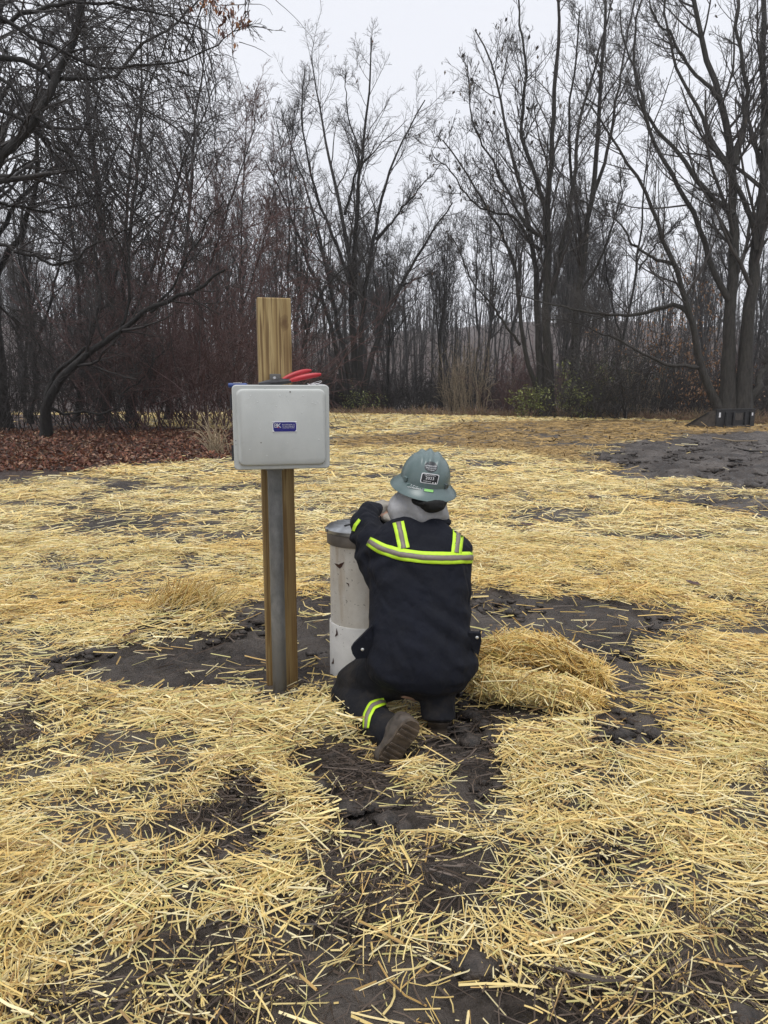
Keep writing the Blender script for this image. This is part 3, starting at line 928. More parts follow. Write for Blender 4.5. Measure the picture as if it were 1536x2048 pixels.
def shrub(name, seed, nst, h, spread, mat, pull, k=(7, 4), r0=0.012, arch=-0.12, tr=0.004):
    r = np.random.default_rng(seed)
    S = np.stack([r.normal(0, spread * 0.35, nst), r.normal(0, spread * 0.35, nst), np.full(nst, -0.05)], -1)
    D = np.stack([r.normal(0, 0.45, nst), r.normal(0, 0.45, nst), np.ones(nst)], -1)
    P, Rr = grow(S, D, r.uniform(0.6, 1.2, nst) * h, np.full(nst, r0) * r.uniform(0.6, 1.3, nst), 8, 0.13, pull, r, 0.35, arch)
    t = Tubes().add(P, Rr, 4)
    S, D, L, q = spawn(P, Rr, k[0], r, 0.15, 1.0, (25, 70), (0.2, 0.5), 0.6, tr)
    P1, R1 = grow(S, D, L, q, 4, 0.18, -0.03, r, 0.5); t.add(P1, R1, 3)
    if k[1]:
        S, D, L, q = spawn(P1, R1, k[1], r, 0.15, 1.0, (25, 70), (0.3, 0.6), 0.7, tr)
        P2, R2 = grow(S, D, L, q, 2, 0.18, 0.0, r, 0.6); t.add(P2, R2, 3)
        return t, np.concatenate([P1[:, -1], P2[:, -1]])
    return t, P1[:, -1]

def undergrowth():
    r = np.random.default_rng(9)
    # bramble tangle left of the post
    mats = ['twig_red', 'twig_red', 'twig']
    protos = []
    for i in range(3):
        t, e = shrub('bramble', 300 + i, 22, 4.2, 2.0, mats[i], 0.03, (10, 5), 0.016, -0.13, 0.006)
        o = t.obj('bramble_bush', MAT[mats[i]])
        protos.append(o)
    spots = [(350, 862, 24, 1.45, 0), (420, 858, 25, 1.6, 0), (470, 850, 27, 1.6, 1), (300, 862, 24, 1.1, 1), (395, 846, 29, 1.7, 1), (505, 842, 31, 1.6, 0), (260, 858, 25, 1.0, 2),
             (180, 862, 24, 0.9, 2), (40, 862, 24, 0.8, 2), (120, 846, 29, 1.2, 2), (-40, 868, 23, 1.0, 2), (215, 842, 31, 1.3, 0), (540, 832, 37, 1.5, 2), (330, 835, 34, 1.5, 2)]
    for i, (u, v, Y, s, p) in enumerate(spots):
        first = not protos[p].get('used')
        o = protos[p] if first else protos[p].copy()
        if first: o['used'] = 1
        else: col.objects.link(o)
        x = W(u, v, Y)[0]
        o.location = (x, Y, Hs(x, Y)); o.rotation_euler = (0, 0, r.uniform(0, 6.28)); o.scale = (s, s, s * r.uniform(0.9, 1.1))
        tag(o, 'reddish brown bramble in the tangle left of the wooden post' if p < 2 else 'dark bare bramble at the foot of the left thicket', 'bush',
            'red brambles left of the post' if p < 2 else 'dark brambles under the left thicket')
    # low brush along the field edge, middle and right
    p4 = []
    for i in range(4):
        t, e = shrub('brush', 320 + i, 30, 1.9, 1.3, 'twig', 0.06, (8, 4), 0.012, -0.06, 0.007)
        o = t.obj('brush_clump', MAT[['twig', 'twig_red', 'twig_grey', 'twig_far'][i]])
        p4.append(o)
    for i in range(64):
        u = r.uniform(520, 1600); Y = r.uniform(46, 58) if u < 1000 else r.uniform(40, 56)
        if u > 1180: Y = r.uniform(34, 50)
        x = W(u, 820, Y)[0]
        o = p4[i] if i < 4 else p4[i % 4].copy()
        if i >= 4: col.objects.link(o)
        s = r.uniform(0.8, 2.0)
        o.location = (x, Y, Hs(x, Y)); o.rotation_euler = (0, 0, r.uniform(0, 6.28)); o.scale = (s, s, s * r.uniform(0.8, 1.3))
        tag(o, 'leafless brush in the undergrowth along the far field edge', 'brush', 'brush along the far field edge')
    for o in protos + p4:
        if 'used' in o: del o['used']
    for o in col.objects:
        if 'used' in o: del o['used']
    # dry weed stalks
    t, e = shrub('weed', 340, 34, 2.4, 1.6, 'weed', 0.22, (3, 0), 0.010, 0.02, 0.007)
    w = t.obj('weed_stalks', MAT['weed'])
    for i, (u, Y, s) in enumerate([(925, 44, 1.6), (945, 45, 1.9), (905, 46, 1.3), (1180, 38, 1.3), (1215, 38, 1.2), (1265, 36, 1.2)]):
        o = w if i == 0 else w.copy()
        if i: col.objects.link(o)
        x = W(u, 820, Y)[0]; o.location = (x, Y, Hs(x, Y)); o.rotation_euler = (0, 0, i * 1.3); o.scale = (s * 0.6, s * 0.6, s)
        tag(o, ['pale dry weed stalks right of the middle tree, middle of three', 'tallest and rightmost pale dry weed clump right of the middle tree', 'shortest and leftmost pale dry weed clump right of the middle tree',
                'dry tan weed clump nearest the yellow green bush', 'dry tan weed clump midway between green bush and massive tree', 'dry tan weed clump nearest the massive tree'][i], 'weeds',
            'pale weeds near the middle tree' if i < 3 else 'tan weeds right of the green bush')
    # leafy things
    def leafy(name, label, u, Y, seed, h, spread, colr, nst, size, cat='bush', matk='twig', per=3, droop=0.2):
        t, e = shrub(name, seed, nst, h, spread, matk, 0.08, (8, 4), 0.016, -0.02, 0.006)
        x = W(u, 820, Y)[0]
        root = empty(name, (x, Y, Hs(x, Y))); tag(root, label, cat)
        t.obj('stem', MAT[matk], root)
        rr = np.random.default_rng(seed + 1)
        pts = np.repeat(e, per, 0) + rr.normal(0, 0.10, (len(e) * per, 3)); pts[:, 2] = np.abs(pts[:, 2])
        lo = leaf_cloud('foliage', pts, size, colr, root, rr, droop); lo['kind'] = 'stuff'
        return root
    GR = [(0.20, 0.23, 0.06), (0.25, 0.27, 0.09), (0.13, 0.15, 0.045)]
    DG = [(0.028, 0.045, 0.022), (0.04, 0.06, 0.03), (0.02, 0.03, 0.018)]
    leafy('green_bush', 'yellow green leafy bush at the foot of the grey trees', 1150, 34.5, 401, 2.2, 1.1, GR, 9, 0.12, per=2)
    leafy('green_bush', 'small yellow green bush left of the grey forked tree', 1052, 35.5, 403, 1.6, 1.0, GR, 9, 0.13, per=2)
    leafy('green_bush', 'small yellow green bush at the foot of the middle tree', 722, 44.0, 405, 1.4, 0.9, GR, 9, 0.14, per=1)
    leafy('evergreen_shrub', 'dark green evergreen shrub left of the tan beech leaves', 1255, 44.0, 407, 3.2, 2.6, DG, 30, 0.20, per=3)
    leafy('evergreen_shrub', 'dark green evergreen shrub right behind the yellow green bush', 1195, 47.0, 409, 2.8, 2.4, DG, 24, 0.20, per=3)
    leafy('beech_sapling', 'beech sapling holding tan leaves beside the massive tree', 1370, 35.0, 411, 5.8, 2.0, TANLEAF, 8, 0.13, 'sapling', per=2, droop=0.9)
    leafy('beech_sapling', 'low beech sapling of rusty leaves behind the black bucket', 1405, 33.0, 413, 2.6, 1.8, TANLEAF, 9, 0.12, 'sapling', per=2, droop=0.9)
    leafy('beech_sapling', 'tall thin sapling with rust leaves left of the massive tree', 1310, 40.0, 415, 8.5, 1.8, TANLEAF, 5, 0.15, 'sapling', per=2, droop=0.9)
trees()
vines()
wood()
undergrowth()

# ------------------------------------------------------------------ materials of the built things
def wood_mat():
    m = NT('treated_pine')
    v = m.coords((1, 1, 1))
    d = m.noise(m.coords((3, 3, 0.6)), 3.0, 3)
    gr = m.noise(m.coords((34, 34, 0.9)), 2.4, 4, 0.5)
    wv = m.n('TexWave'); wv.wave_type = 'BANDS'; wv.bands_direction = 'X'
    wv.inputs['Scale'].default_value = 7; wv.inputs['Distortion'].default_value = 14.0; wv.inputs['Detail'].default_value = 4; wv.inputs['Detail Scale'].default_value = 0.5
    mp = m.coords((1, 0.6, 0.05)); m.l(mp, wv.inputs['Vector'])
    c = m.ramp(wv.outputs['Fac'], [(0.0, (0.27, 0.18, 0.070)), (0.25, (0.38, 0.275, 0.115)), (0.8, (0.45, 0.34, 0.155))])
    c = m.mix(m.ramp(gr, [(0.43, 1.0), (0.50, 0.0)]), c, (0.15, 0.088, 0.030))
    st = m.noise(m.coords((60, 60, 2)), 4, 4)
    c = m.mix(m.ramp(st, [(0.35, 0.55), (0.6, 0.0)]), c, (0.22, 0.14, 0.055))
    # damp brown staining, painted box shade down lower half, a knot near the top
    dm = m.noise(m.coords((6, 6, 0.8)), 2.2, 4)
    c = m.mix(m.ramp(dm, [(0.48, 0.0), (0.68, 0.65)]), c, (0.15, 0.085, 0.03))
    sp = m.n('SeparateXYZ'); tcn = m.n('TexCoord'); m.l(tcn.outputs['Object'], sp.inputs['Vector'])
    damp_shade = m.n('MapRange'); damp_shade.inputs['From Min'].default_value = 1.15; damp_shade.inputs['From Max'].default_value = 0.75
    m.l(sp.outputs['Z'], damp_shade.inputs['Value'])
    wz = m.n('Math'); wz.operation = 'MULTIPLY'; m.l(damp_shade.outputs[0], wz.inputs[0]); wz.inputs[1].default_value = 0.55
    c = m.mix(wz.outputs[0], c, (0.19, 0.11, 0.035))
    kn = m.n('Mapping'); kn.inputs['Location'].default_value = (-0.042, 0, -1.595); m.l(tcn.outputs['Object'], kn.inputs['Vector'])
    kn2 = m.n('Mapping'); kn2.inputs['Scale'].default_value = (34, 0, 20); kn2.inputs['Rotation'].default_value = (0, 0.7, 0); m.l(kn.outputs['Vector'], kn2.inputs['Vector'])
    ln = m.n('VectorMath'); ln.operation = 'LENGTH'; m.l(kn2.outputs['Vector'], ln.inputs[0])
    nz = m.n('Math'); nz.operation = 'MULTIPLY_ADD'; m.l(m.noise(v, 60, 3), nz.inputs[0]); nz.inputs[1].default_value = 0.7; m.l(ln.outputs['Value'], nz.inputs[2])
    c = m.mix(m.ramp(nz.outputs[0], [(0.55, 0.85), (1.0, 0.25), (1.5, 0.0)]), c, (0.11, 0.055, 0.018))
    m.base(c); m.set(Roughness=0.62)
    m.bump(wv.outputs['Fac'], 0.25, 0.003)
    return m.m
def galv_mat():
    m = NT('galvanised_steel')
    v = m.coords((1, 1, 0.5))
    f = m.noise(v, 26, 6, 0.7); g = m.noise(m.coords((1, 1, 0.3)), 5, 4)
    c = m.ramp(f, [(0.3, (0.115, 0.12, 0.12)), (0.7, (0.25, 0.25, 0.245))])
    c = m.mix(m.ramp(g, [(0.45, 0.0), (0.7, 0.7)]), c, (0.185, 0.165, 0.135))
    sz = m.n('SeparateXYZ'); tg = m.n('TexCoord'); m.l(tg.outputs['Object'], sz.inputs['Vector'])
    mz = m.n('MapRange'); mz.inputs['From Min'].default_value = 0.42; mz.inputs['From Max'].default_value = 0.12; m.l(sz.outputs['Z'], mz.inputs['Value'])
    mg = m.n('Math'); mg.operation = 'MULTIPLY'; m.l(mz.outputs[0], mg.inputs[0]); m.l(m.ramp(f, [(0.35, 0.2), (0.6, 1.0)]), mg.inputs[1])
    c = m.mix(mg.outputs[0], c, (0.075, 0.063, 0.053))
    m.base(c); m.set(Roughness=0.5, Metallic=0.35)
    return m.m
def pvc_mat():
    m = NT('weathered_pvc')
    v = m.coords((1, 1, 1))
    f = m.noise(v, 9, 6, 0.7); g = m.noise(m.coords((1, 1, 0.15)), 16, 4); sp = m.noise(v, 75, 3, 0.6)
    c = m.ramp(f, [(0.3, (0.60, 0.56, 0.49)), (0.7, (0.76, 0.735, 0.68))])
    c = m.mix(m.ramp(g, [(0.56, 0.0), (0.74, 0.55)]), c, (0.36, 0.24, 0.11))
    c = m.mix(m.ramp(sp, [(0.30, 0.85), (0.355, 0.0)]), c, (0.10, 0.08, 0.06))
    m.base(c); m.set(Roughness=0.5)
    return m.m
def pvc_clean():
    m = NT('white_pvc')
    v = m.coords((1, 1, 1)); f = m.noise(v, 12, 5); sp = m.noise(v, 60, 3, 0.6)
    c = m.ramp(f, [(0.3, (0.62, 0.61, 0.58)), (0.7, (0.76, 0.75, 0.72))])
    c = m.mix(m.ramp(sp, [(0.29, 0.8), (0.35, 0.0)]), c, (0.13, 0.10, 0.08))
    m.base(c); m.set(Roughness=0.42)
    return m.m
def box_mat():
    m = NT('grey_fibreglass')
    v = m.coords((1, 1, 1)); f = m.noise(m.coords((1, 1, 0.6)), 7, 6, 0.7); g = m.noise(v, 160, 2); s2 = m.noise(m.coords((1, 1, 2.2)), 18, 4, 0.7)
    c = m.ramp(f, [(0.3, (0.43, 0.445, 0.43)), (0.7, (0.51, 0.525, 0.505))])
    c = m.mix(m.ramp(s2, [(0.60, 0.0), (0.78, 0.4)]), c, (0.36, 0.355, 0.33))
    m.base(c); m.set(Roughness=0.5)
    m.bump(g, 0.05, 0.002)
    return m.m
def fabric_mat(name, c, dirt=None, dz=(0.0, 0.0)):
    m = NT(name)
    v = m.coords((1, 1, 1)); f = m.noise(v, 5, 5, 0.6); g = m.noise(v, 420, 2)
    cc = m.ramp(f, [(0.3, tuple(x * 0.75 for x in c)), (0.7, tuple(x * 1.25 for x in c))])
    if dirt:
        h = m.noise(v, 11, 6, 0.7)
        cc = m.mix(m.ramp(h, [(0.47, 0.0), (0.66, 0.85)]), cc, dirt)
    m.base(cc); m.set(Roughness=0.85)
    m.b.inputs['Specular IOR Level'].default_value = 0.3
    w = m.noise(m.coords((1, 1, 0.6)), 22, 4, 0.5)
    ad = m.n('Math'); ad.operation = 'MULTIPLY_ADD'; m.l(g, ad.inputs[0]); ad.inputs[1].default_value = 0.06; m.l(w, ad.inputs[2])
    m.bump(ad.outputs[0], 0.5, 0.025)
    return m.m
MAT['pine'] = wood_mat(); MAT['galv'] = galv_mat(); MAT['pvc'] = pvc_mat(); MAT['pvc2'] = pvc_clean(); MAT['box'] = box_mat()
MAT['gasket'] = simple('black_rubber', (0.02, 0.02, 0.022), 0.6)
MAT['steel'] = simple('bright_steel', (0.55, 0.56, 0.57), 0.35, 0.15, 40, 0.7)
MAT['cast'] = simple('cast_aluminium', (0.34, 0.35, 0.36), 0.28, 0.35, 16, 0.85)
MAT['capband'] = simple('grey_brown_cap', (0.15, 0.132, 0.115), 0.55, 0.3, 16)
MAT['dark_steel'] = simple('dark_steel', (0.05, 0.05, 0.055), 0.4, 0.3, 40, 0.6)
MAT['red'] = simple('red_grip', (0.42, 0.02, 0.03), 0.4, 0.15, 20)
MAT['blue_grip'] = simple('blue_grip', (0.025, 0.06, 0.22), 0.4, 0.2, 20)
MAT['plate'] = simple('blue_plate', (0.012, 0.01, 0.17), 0.3, 0.1, 20)
MAT['white'] = simple('white_print', (0.78, 0.78, 0.80), 0.5, 0.03)
MAT['redprint'] = simple('red_print', (0.55, 0.06, 0.05), 0.5, 0.03)
MAT['navy'] = fabric_mat('navy_cotton', (0.0034, 0.0048, 0.0110), (0.0058, 0.0070, 0.0120))
MAT['trouser'] = fabric_mat('muddy_trousers', (0.0050, 0.0056, 0.0090), (0.022, 0.0185, 0.0155))
MAT['hood'] = fabric_mat('grey_fleece', (0.33, 0.33, 0.34))
MAT['black_knit'] = fabric_mat('black_knit', (0.012, 0.012, 0.012))
MAT['glove'] = fabric_mat('grey_glove', (0.34, 0.32, 0.28), (0.12, 0.10, 0.08))
MAT['hivis'] = simple('lime_tape', (0.52, 0.80, 0.03), 0.55, 0.08, 60)
MAT['silver'] = simple('silver_tape', (0.185, 0.155, 0.135), 0.5, 0.12, 90, 0.0)
MAT['boot'] = simple('muddy_boot', (0.058, 0.046, 0.036), 0.6, 0.6, 24, 0, 0.6)
MAT['sole'] = simple('brown_sole', (0.075, 0.055, 0.038), 0.7, 0.5, 30, 0, 0.6)
MAT['hat'] = simple('grey_green_shell', (0.115, 0.16, 0.16), 0.34, 0.10, 6)
MAT['hat_dark'] = simple('dark_hat_parts', (0.06, 0.075, 0.075), 0.5)
MAT['stk_black'] = simple('black_sticker', (0.014, 0.014, 0.017), 0.4)
MAT['stk_dark'] = simple('charcoal_sticker', (0.05, 0.055, 0.06), 0.4)
MAT['stk_teal'] = simple('dark_green_sticker', (0.03, 0.065, 0.06), 0.4)
MAT['stk_green'] = simple('green_sticker', (0.26, 0.60, 0.16), 0.5, 0.05)
MAT['skin'] = simple('skin', (0.45, 0.27, 0.19), 0.5, 0.08)
MAT['snap'] = simple('snap_metal', (0.7, 0.7, 0.68), 0.3, 0.1, 40, 0.7)
MAT['bucket'] = simple('worn_black_steel', (0.022, 0.022, 0.024), 0.5, 0.6, 9, 0.3, 0.2)
MAT['bucket_side'] = simple('muddy_steel', (0.060, 0.050, 0.042), 0.6, 0.6, 7)
MAT['water'] = simple('water_drop', (0.62, 0.64, 0.64), 0.06, 0.02, 5, 0, 0, 0.9)
MAT['pebble_leaf'] = simple('wet_dead_leaf', (0.055, 0.022, 0.016), 0.35, 0.4, 60)

def text_mesh(body, size):
    cu = bpy.data.curves.new('txt', 'FONT'); cu.body = body; cu.size = size; cu.align_x = 'CENTER'; cu.align_y = 'CENTER'
    cu.resolution_u = 2
    o = bpy.data.objects.new('txt', cu); col.objects.link(o)
    dg = bpy.context.evaluated_depsgraph_get()
    me = bpy.data.meshes.new_from_object(o.evaluated_get(dg))
    V = [tuple(v.co) for v in me.vertices]; F = [tuple(p.vertices) for p in me.polygons]
    bpy.data.objects.remove(o); bpy.data.curves.remove(cu); bpy.data.meshes.remove(me)
    return V, F

# ------------------------------------------------------------------ wooden post, conduit, enclosure
PX, PY, YAW = -0.4605, 3.195, R(12)
gz = Hs(PX, PY)
T0 = Matrix.Translation((PX, PY, 0)) @ Matrix.Rotation(YAW, 4, 'Z')
def local_pt(x, y):
    v = T0 @ Vector((x, y, 0)); return v.x, v.y

def post():
    m = MB(); m.box((0, 0.0445, 1.698 / 2 - 0.2), (0.140, 0.089, 1.698 + 0.4), bev=0.004)
    o = m.build('wooden_post', MAT['pine'])
    o.location = (PX, PY, 0); o.rotation_euler = (0, 0, YAW)
    tag(o, 'upright treated pine post carrying the grey box', 'post')
post()

def conduit():
    x, y = local_pt(-0.020, -0.092)
    z0 = Hs(x, y) - 0.12
    root = empty('conduit', (x, y, z0), YAW)
    m = MB(); m.lathe([(0.0305, 0), (0.0305, 1.02 - z0)], 28)
    m.build('pipe', MAT['galv'], root, True)
    m = MB(); m.lathe([(0.037, 0.985 - z0), (0.037, 1.018 - z0)], 28); m.lathe([(0.040, 0.998 - z0), (0.040, 1.012 - z0)], 6)
    m.build('lock_nut', MAT['galv'], root, True)
    tag(root, 'galvanised steel conduit from mud up to the underside of the box', 'conduit')
conduit()

def rrect(w, h, r, n=5):
    P = []
    for cx, cz, a0 in ((w / 2 - r, h / 2 - r, 0), (-w / 2 + r, h / 2 - r, 90), (-w / 2 + r, -h / 2 + r, 180), (w / 2 - r, -h / 2 + r, 270)):
        for k in range(n + 1):
            a = R(a0 + 90 * k / n); P.append((cx + r * math.cos(a), cz + r * math.sin(a)))
    return P

def loft_xz(rings):
    """rings: list of (poly, y); closed at both ends"""
    m = MB(); V, F = [], []; n = len(rings[0][0])
    for p, y in rings: V += [(a, y, b) for a, b in p]
    for i in range(len(rings) - 1):
        for k in range(n): F.append((i * n + k, i * n + (k + 1) % n, (i + 1) * n + (k + 1) % n, (i + 1) * n + k))
    F.append(tuple(range(n - 1, -1, -1))); F.append(tuple((len(rings) - 1) * n + k for k in range(n)))
    m.add(V, F)
    return m

def enclosure():
    zc, xc = 1.1705, 0.003
    ex, ey = local_pt(xc, -0.03)
    root = empty('junction_box', (ex, ey, zc), YAW)
    w, h = 0.380, 0.332
    loft_xz([(rrect(w - 0.03, h - 0.03, 0.02), 0.0), (rrect(w - 0.022, h - 0.022, 0.02), -0.19)]).build('body', MAT['box'], root, True)
    loft_xz([(rrect(w - 0.010, h - 0.010, 0.018), -0.190), (rrect(w - 0.010, h - 0.010, 0.018), -0.200)]).build('gasket', MAT['gasket'], root, True)
    lid = loft_xz([(rrect(w, h, 0.016), -0.2005), (rrect(w, h, 0.016), -0.221), (rrect(w - 0.006, h - 0.006, 0.014), -0.2245),
             (rrect(w - 0.030, h - 0.030, 0.026), -0.2245), (rrect(w - 0.040, h - 0.040, 0.024), -0.2375), (rrect(w - 0.052, h - 0.052, 0.020), -0.2405)]).build('lid', MAT['box'], root, True)
    # hinge knuckles down the left side
    for z in (-0.10, 0.10):
        m = MB(); m.tube([(-w / 2 - 0.003, -0.194, z - 0.03), (-w / 2 - 0.003, -0.194, z + 0.03)], 0.005, 10)
        m.build('hinge', MAT['dark_steel'], root, True)
    # name plate
    m = MB(); pw, ph = 0.090, 0.037
    y = -0.2405
    oct_ = [(-pw / 2 + .006, -ph / 2), (pw / 2 - .006, -ph / 2), (pw / 2, -ph / 2 + .006), (pw / 2, ph / 2 - .006), (pw / 2 - .006, ph / 2), (-pw / 2 + .006, ph / 2), (-pw / 2, ph / 2 - .006), (-pw / 2, -ph / 2 + .006)]
    m.prism(oct_, 'y', y - 0.0018, y + 0.001, T=Matrix.Translation((0.010, 0, 0.003)))
    pl = m.build('name_plate', MAT['plate'], lid); tag(pl, 'blue name plate with white lettering')
    m = MB(); bw, bh = pw + 0.005, ph + 0.005
    m.prism([(-bw / 2, -bh / 2), (bw / 2, -bh / 2), (bw / 2, bh / 2), (-bw / 2, bh / 2)], 'y', y - 0.0006, y + 0.001, T=Matrix.Translation((0.010, 0, 0.003)))
    m.build('plate_border', MAT['white'], lid)
    def put(body, size, cx, cz, name='lettering', mat='white', sx=1.0):
        V, F = text_mesh(body, size)
        m = MB(); m.add([(cx + 0.010 + vx * sx, y - 0.0022, cz + 0.003 + vy) for vx, vy, vz in V], F)
        m.build(name, MAT[mat], lid)
    put('B', 0.024, -0.0355, 0.0045, sx=1.05); put('K', 0.024, -0.0235, 0.0045, sx=1.15)
    put('B', 0.024, -0.0352, 0.0045, sx=1.05); put('K', 0.024, -0.0227, 0.0045, sx=1.15)
    m = MB(); m.prism([(-0.030, -0.003), (-0.026, 0.001), (-0.0235, -0.004), (-0.027, -0.004)], 'y', y - 0.0027, y - 0.0023, T=Matrix.Translation((0.010, 0, 0.003))); m.build('emblem', MAT['redprint'], lid)
    put('BK CORROSION, LLC', 0.0056, 0.015, 0.0085, sx=0.95); put('9777 INDUSTRIAL BLVD', 0.0050, 0.015, 0.0022, sx=0.95); put('HOUSTON, TX 77041', 0.0052, 0.015, -0.0042, sx=0.95)
    for sx in (-1, 1):
        for sz in (-1, 1):
            m = MB(); m.lathe([(0.0032, 0), (0.0032, 0.001), (0.0018, 0.0024)], 10, T=Matrix.Translation((0.010 + sx * (pw / 2 - 0.0005), y, 0.003 + sz * (ph / 2 - 0.0005))) @ Matrix.Rotation(R(90), 4, 'X'))
            m.build('rivet', MAT['steel'], lid, True)
    # rain drops on the lid
    rr = np.random.default_rng(3); m = MB()
    for i in range(70):
        x, z = rr.uniform(-0.155, 0.155), 0.145 - abs(rr.normal(0, 0.09))
        if abs(z) > 0.13 or (abs(x - 0.01) < 0.055 and abs(z) < 0.03): continue
        s = rr.uniform(0.0010, 0.0026) * (1 if i < 26 else 0.55)
        V, F = [], []
        for a, b in ((1, 0), (0.85, 0.5), (0.45, 0.85)):
            V += [(x + s * a * math.cos(k * math.pi / 4), -0.2405 - s * 0.75 * b, z + s * a * math.sin(k * math.pi / 4)) for k in range(8)]
        for j in range(2):
            for k in range(8): F.append((j * 8 + k, j * 8 + (k + 1) % 8, j * 8 + 8 + (k + 1) % 8, j * 8 + 8 + k))
        F.append(tuple(16 + k for k in range(8)))
        m.add(V, F)
    wd_ = m.build('rain_drops', MAT['water'], lid, True); wd_['kind'] = 'stuff'
    for x, z, s in ((-0.062, 0.150, 0.002), (0.034, 0.139, 0.0028), (-0.084, -0.058, 0.0022), (-0.181, -0.05, 0.0018), (-0.181, -0.066, 0.0015)):
        m = MB()
        m.add([(x + s * math.cos(k * 1.05) * (1 + 0.4 * (k % 2)), -0.2425 if abs(x) < 0.17 and z < 0.145 else -0.2252, z + s * math.sin(k * 1.05)) for k in range(6)], [tuple(range(6))])
        m.build('mud_fleck', MAT['boot'], lid)
    # strut brackets that bolt it to the post
    for z, nm in ((0.186, 1), (-0.150, 0)):
        m = MB(); m.box((-0.006, -0.0 + 0.0125, z), (0.046, 0.030, 0.054 if nm else 0.028), bev=0.002)
        b = m.build('bracket', MAT['galv'], root)
        if nm:
            m = MB(); m.lathe([(0.0068, 0), (0.0068, 0.005), (0.0045, 0.0085)], 12, T=Matrix.Translation((-0.010, -0.0025, z + 0.010)) @ Matrix.Rotation(R(90), 4, 'X'))
            m.build('bolt', MAT['steel'], b, True)
    tag(root, 'grey fibreglass junction box with raised lid, mounted on the pine post', 'junction box')
    return ex, ey, zc + h / 2
BX, BY, BTOP = enclosure()
BTOP_BODY = 1.1705 + (0.332 - 0.022) / 2

def pliers():
    T = Matrix.Translation((0, 0, 0))
    root = empty('pliers', (*local_pt(0.006, -0.15), BTOP_BODY + 0.006), YAW)
    def hd(pts, nm, k):
        m = MB(); m.tube(pts, [0.006, 0.0100, 0.0112, 0.0112, 0.0112, 0.0098, 0.005], 12)
        m.build(nm, MAT['red'], root, True)
    def path(a, b, sag):
        return [Vector(a).lerp(Vector(b), t) + Vector((0, 0, sag * math.sin(math.pi * t))) for t in np.linspace(0, 1, 7)]
    hd(path((0.038, -0.025, 0.022), (0.165, -0.035, 0.048), 0.003), 'handle', 0)
    hd(path((0.012, 0.03, 0.026), (0.135, 0.055, 0.066), 0.006), 'handle', 1)
    m = MB(); m.tube([(0.045, -0.025, 0.022), (0.0, -0.01, 0.018), (-0.05, 0.004, 0.013), (-0.085, 0.006, 0.010)], [0.008, 0.0135, 0.0125, 0.005], 8)
    m.build('jaw', MAT['dark_steel'], root, True)
    m = MB(); m.tube([(0.015, 0.03, 0.026), (-0.005, 0.008, 0.020), (-0.05, -0.004, 0.012), (-0.085, -0.002, 0.009)], [0.007, 0.0135, 0.0120, 0.005], 8)
    m.build('jaw', MAT['dark_steel'], root, True)
    m = MB(); m.lathe([(0.008, 0), (0.008, 0.022)], 14, T=Matrix.Translation((-0.004, 0.0, 0.009))); m.build('pivot', MAT['steel'], root, True)
    tag(root, 'cutting pliers with red grips lying on top of the grey box', 'pliers')
    root2 = empty('screwdriver', (*local_pt(-0.14, -0.15), BTOP_BODY + 0.010), YAW)
    m = MB(); m.tube([(-0.060, 0, 0), (-0.057, 0, 0), (-0.02, 0, 0), (0.012, 0, 0), (0.016, 0, 0)], [0.006, 0.0098, 0.0085, 0.0095, 0.006], 12); h_ = m.build('handle', MAT['blue_grip'], root2, True)
    m = MB(); m.box((-0.022, -0.001, 0.0098), (0.034, 0.008, 0.0016)); m.build('sticker', MAT['white'], h_)
    m = MB(); m.tube([(0.014, 0, 0), (0.10, 0, 0.000), (0.112, 0, 0)], [0.0035, 0.0035, 0.002], 10); m.build('shaft', MAT['dark_steel'], root2, True)
    tag(root2, 'blue handled screwdriver lying across the left end of the box top', 'screwdriver')
    rr = np.random.default_rng(8); pts = [Vector((0.0, 0.0, 0.004))]
    for i in range(26): pts.append(Vector((rr.normal(0, 0.020), rr.normal(0, 0.012), 0.004 + abs(rr.normal(0, 0.010)))))
    sm = []
    for i in range(len(pts) - 2):
        for t in (0, 0.25, 0.5, 0.75):
            a = pts[i].lerp(pts[i + 1], 0.5); b = pts[i + 1].lerp(pts[i + 2], 0.5)
            sm.append(a.lerp(pts[i + 1], t).lerp(pts[i + 1].lerp(b, t), t))
    m = MB(); m.tube(sm, 0.0011, 5)
    o = m.build('wire_scrap', MAT['white'], None, True); o.location = (*local_pt(0.145, -0.17), BTOP_BODY + 0.002)
    tag(o, 'small tangle of white wire under the red grips', 'wire')
pliers()

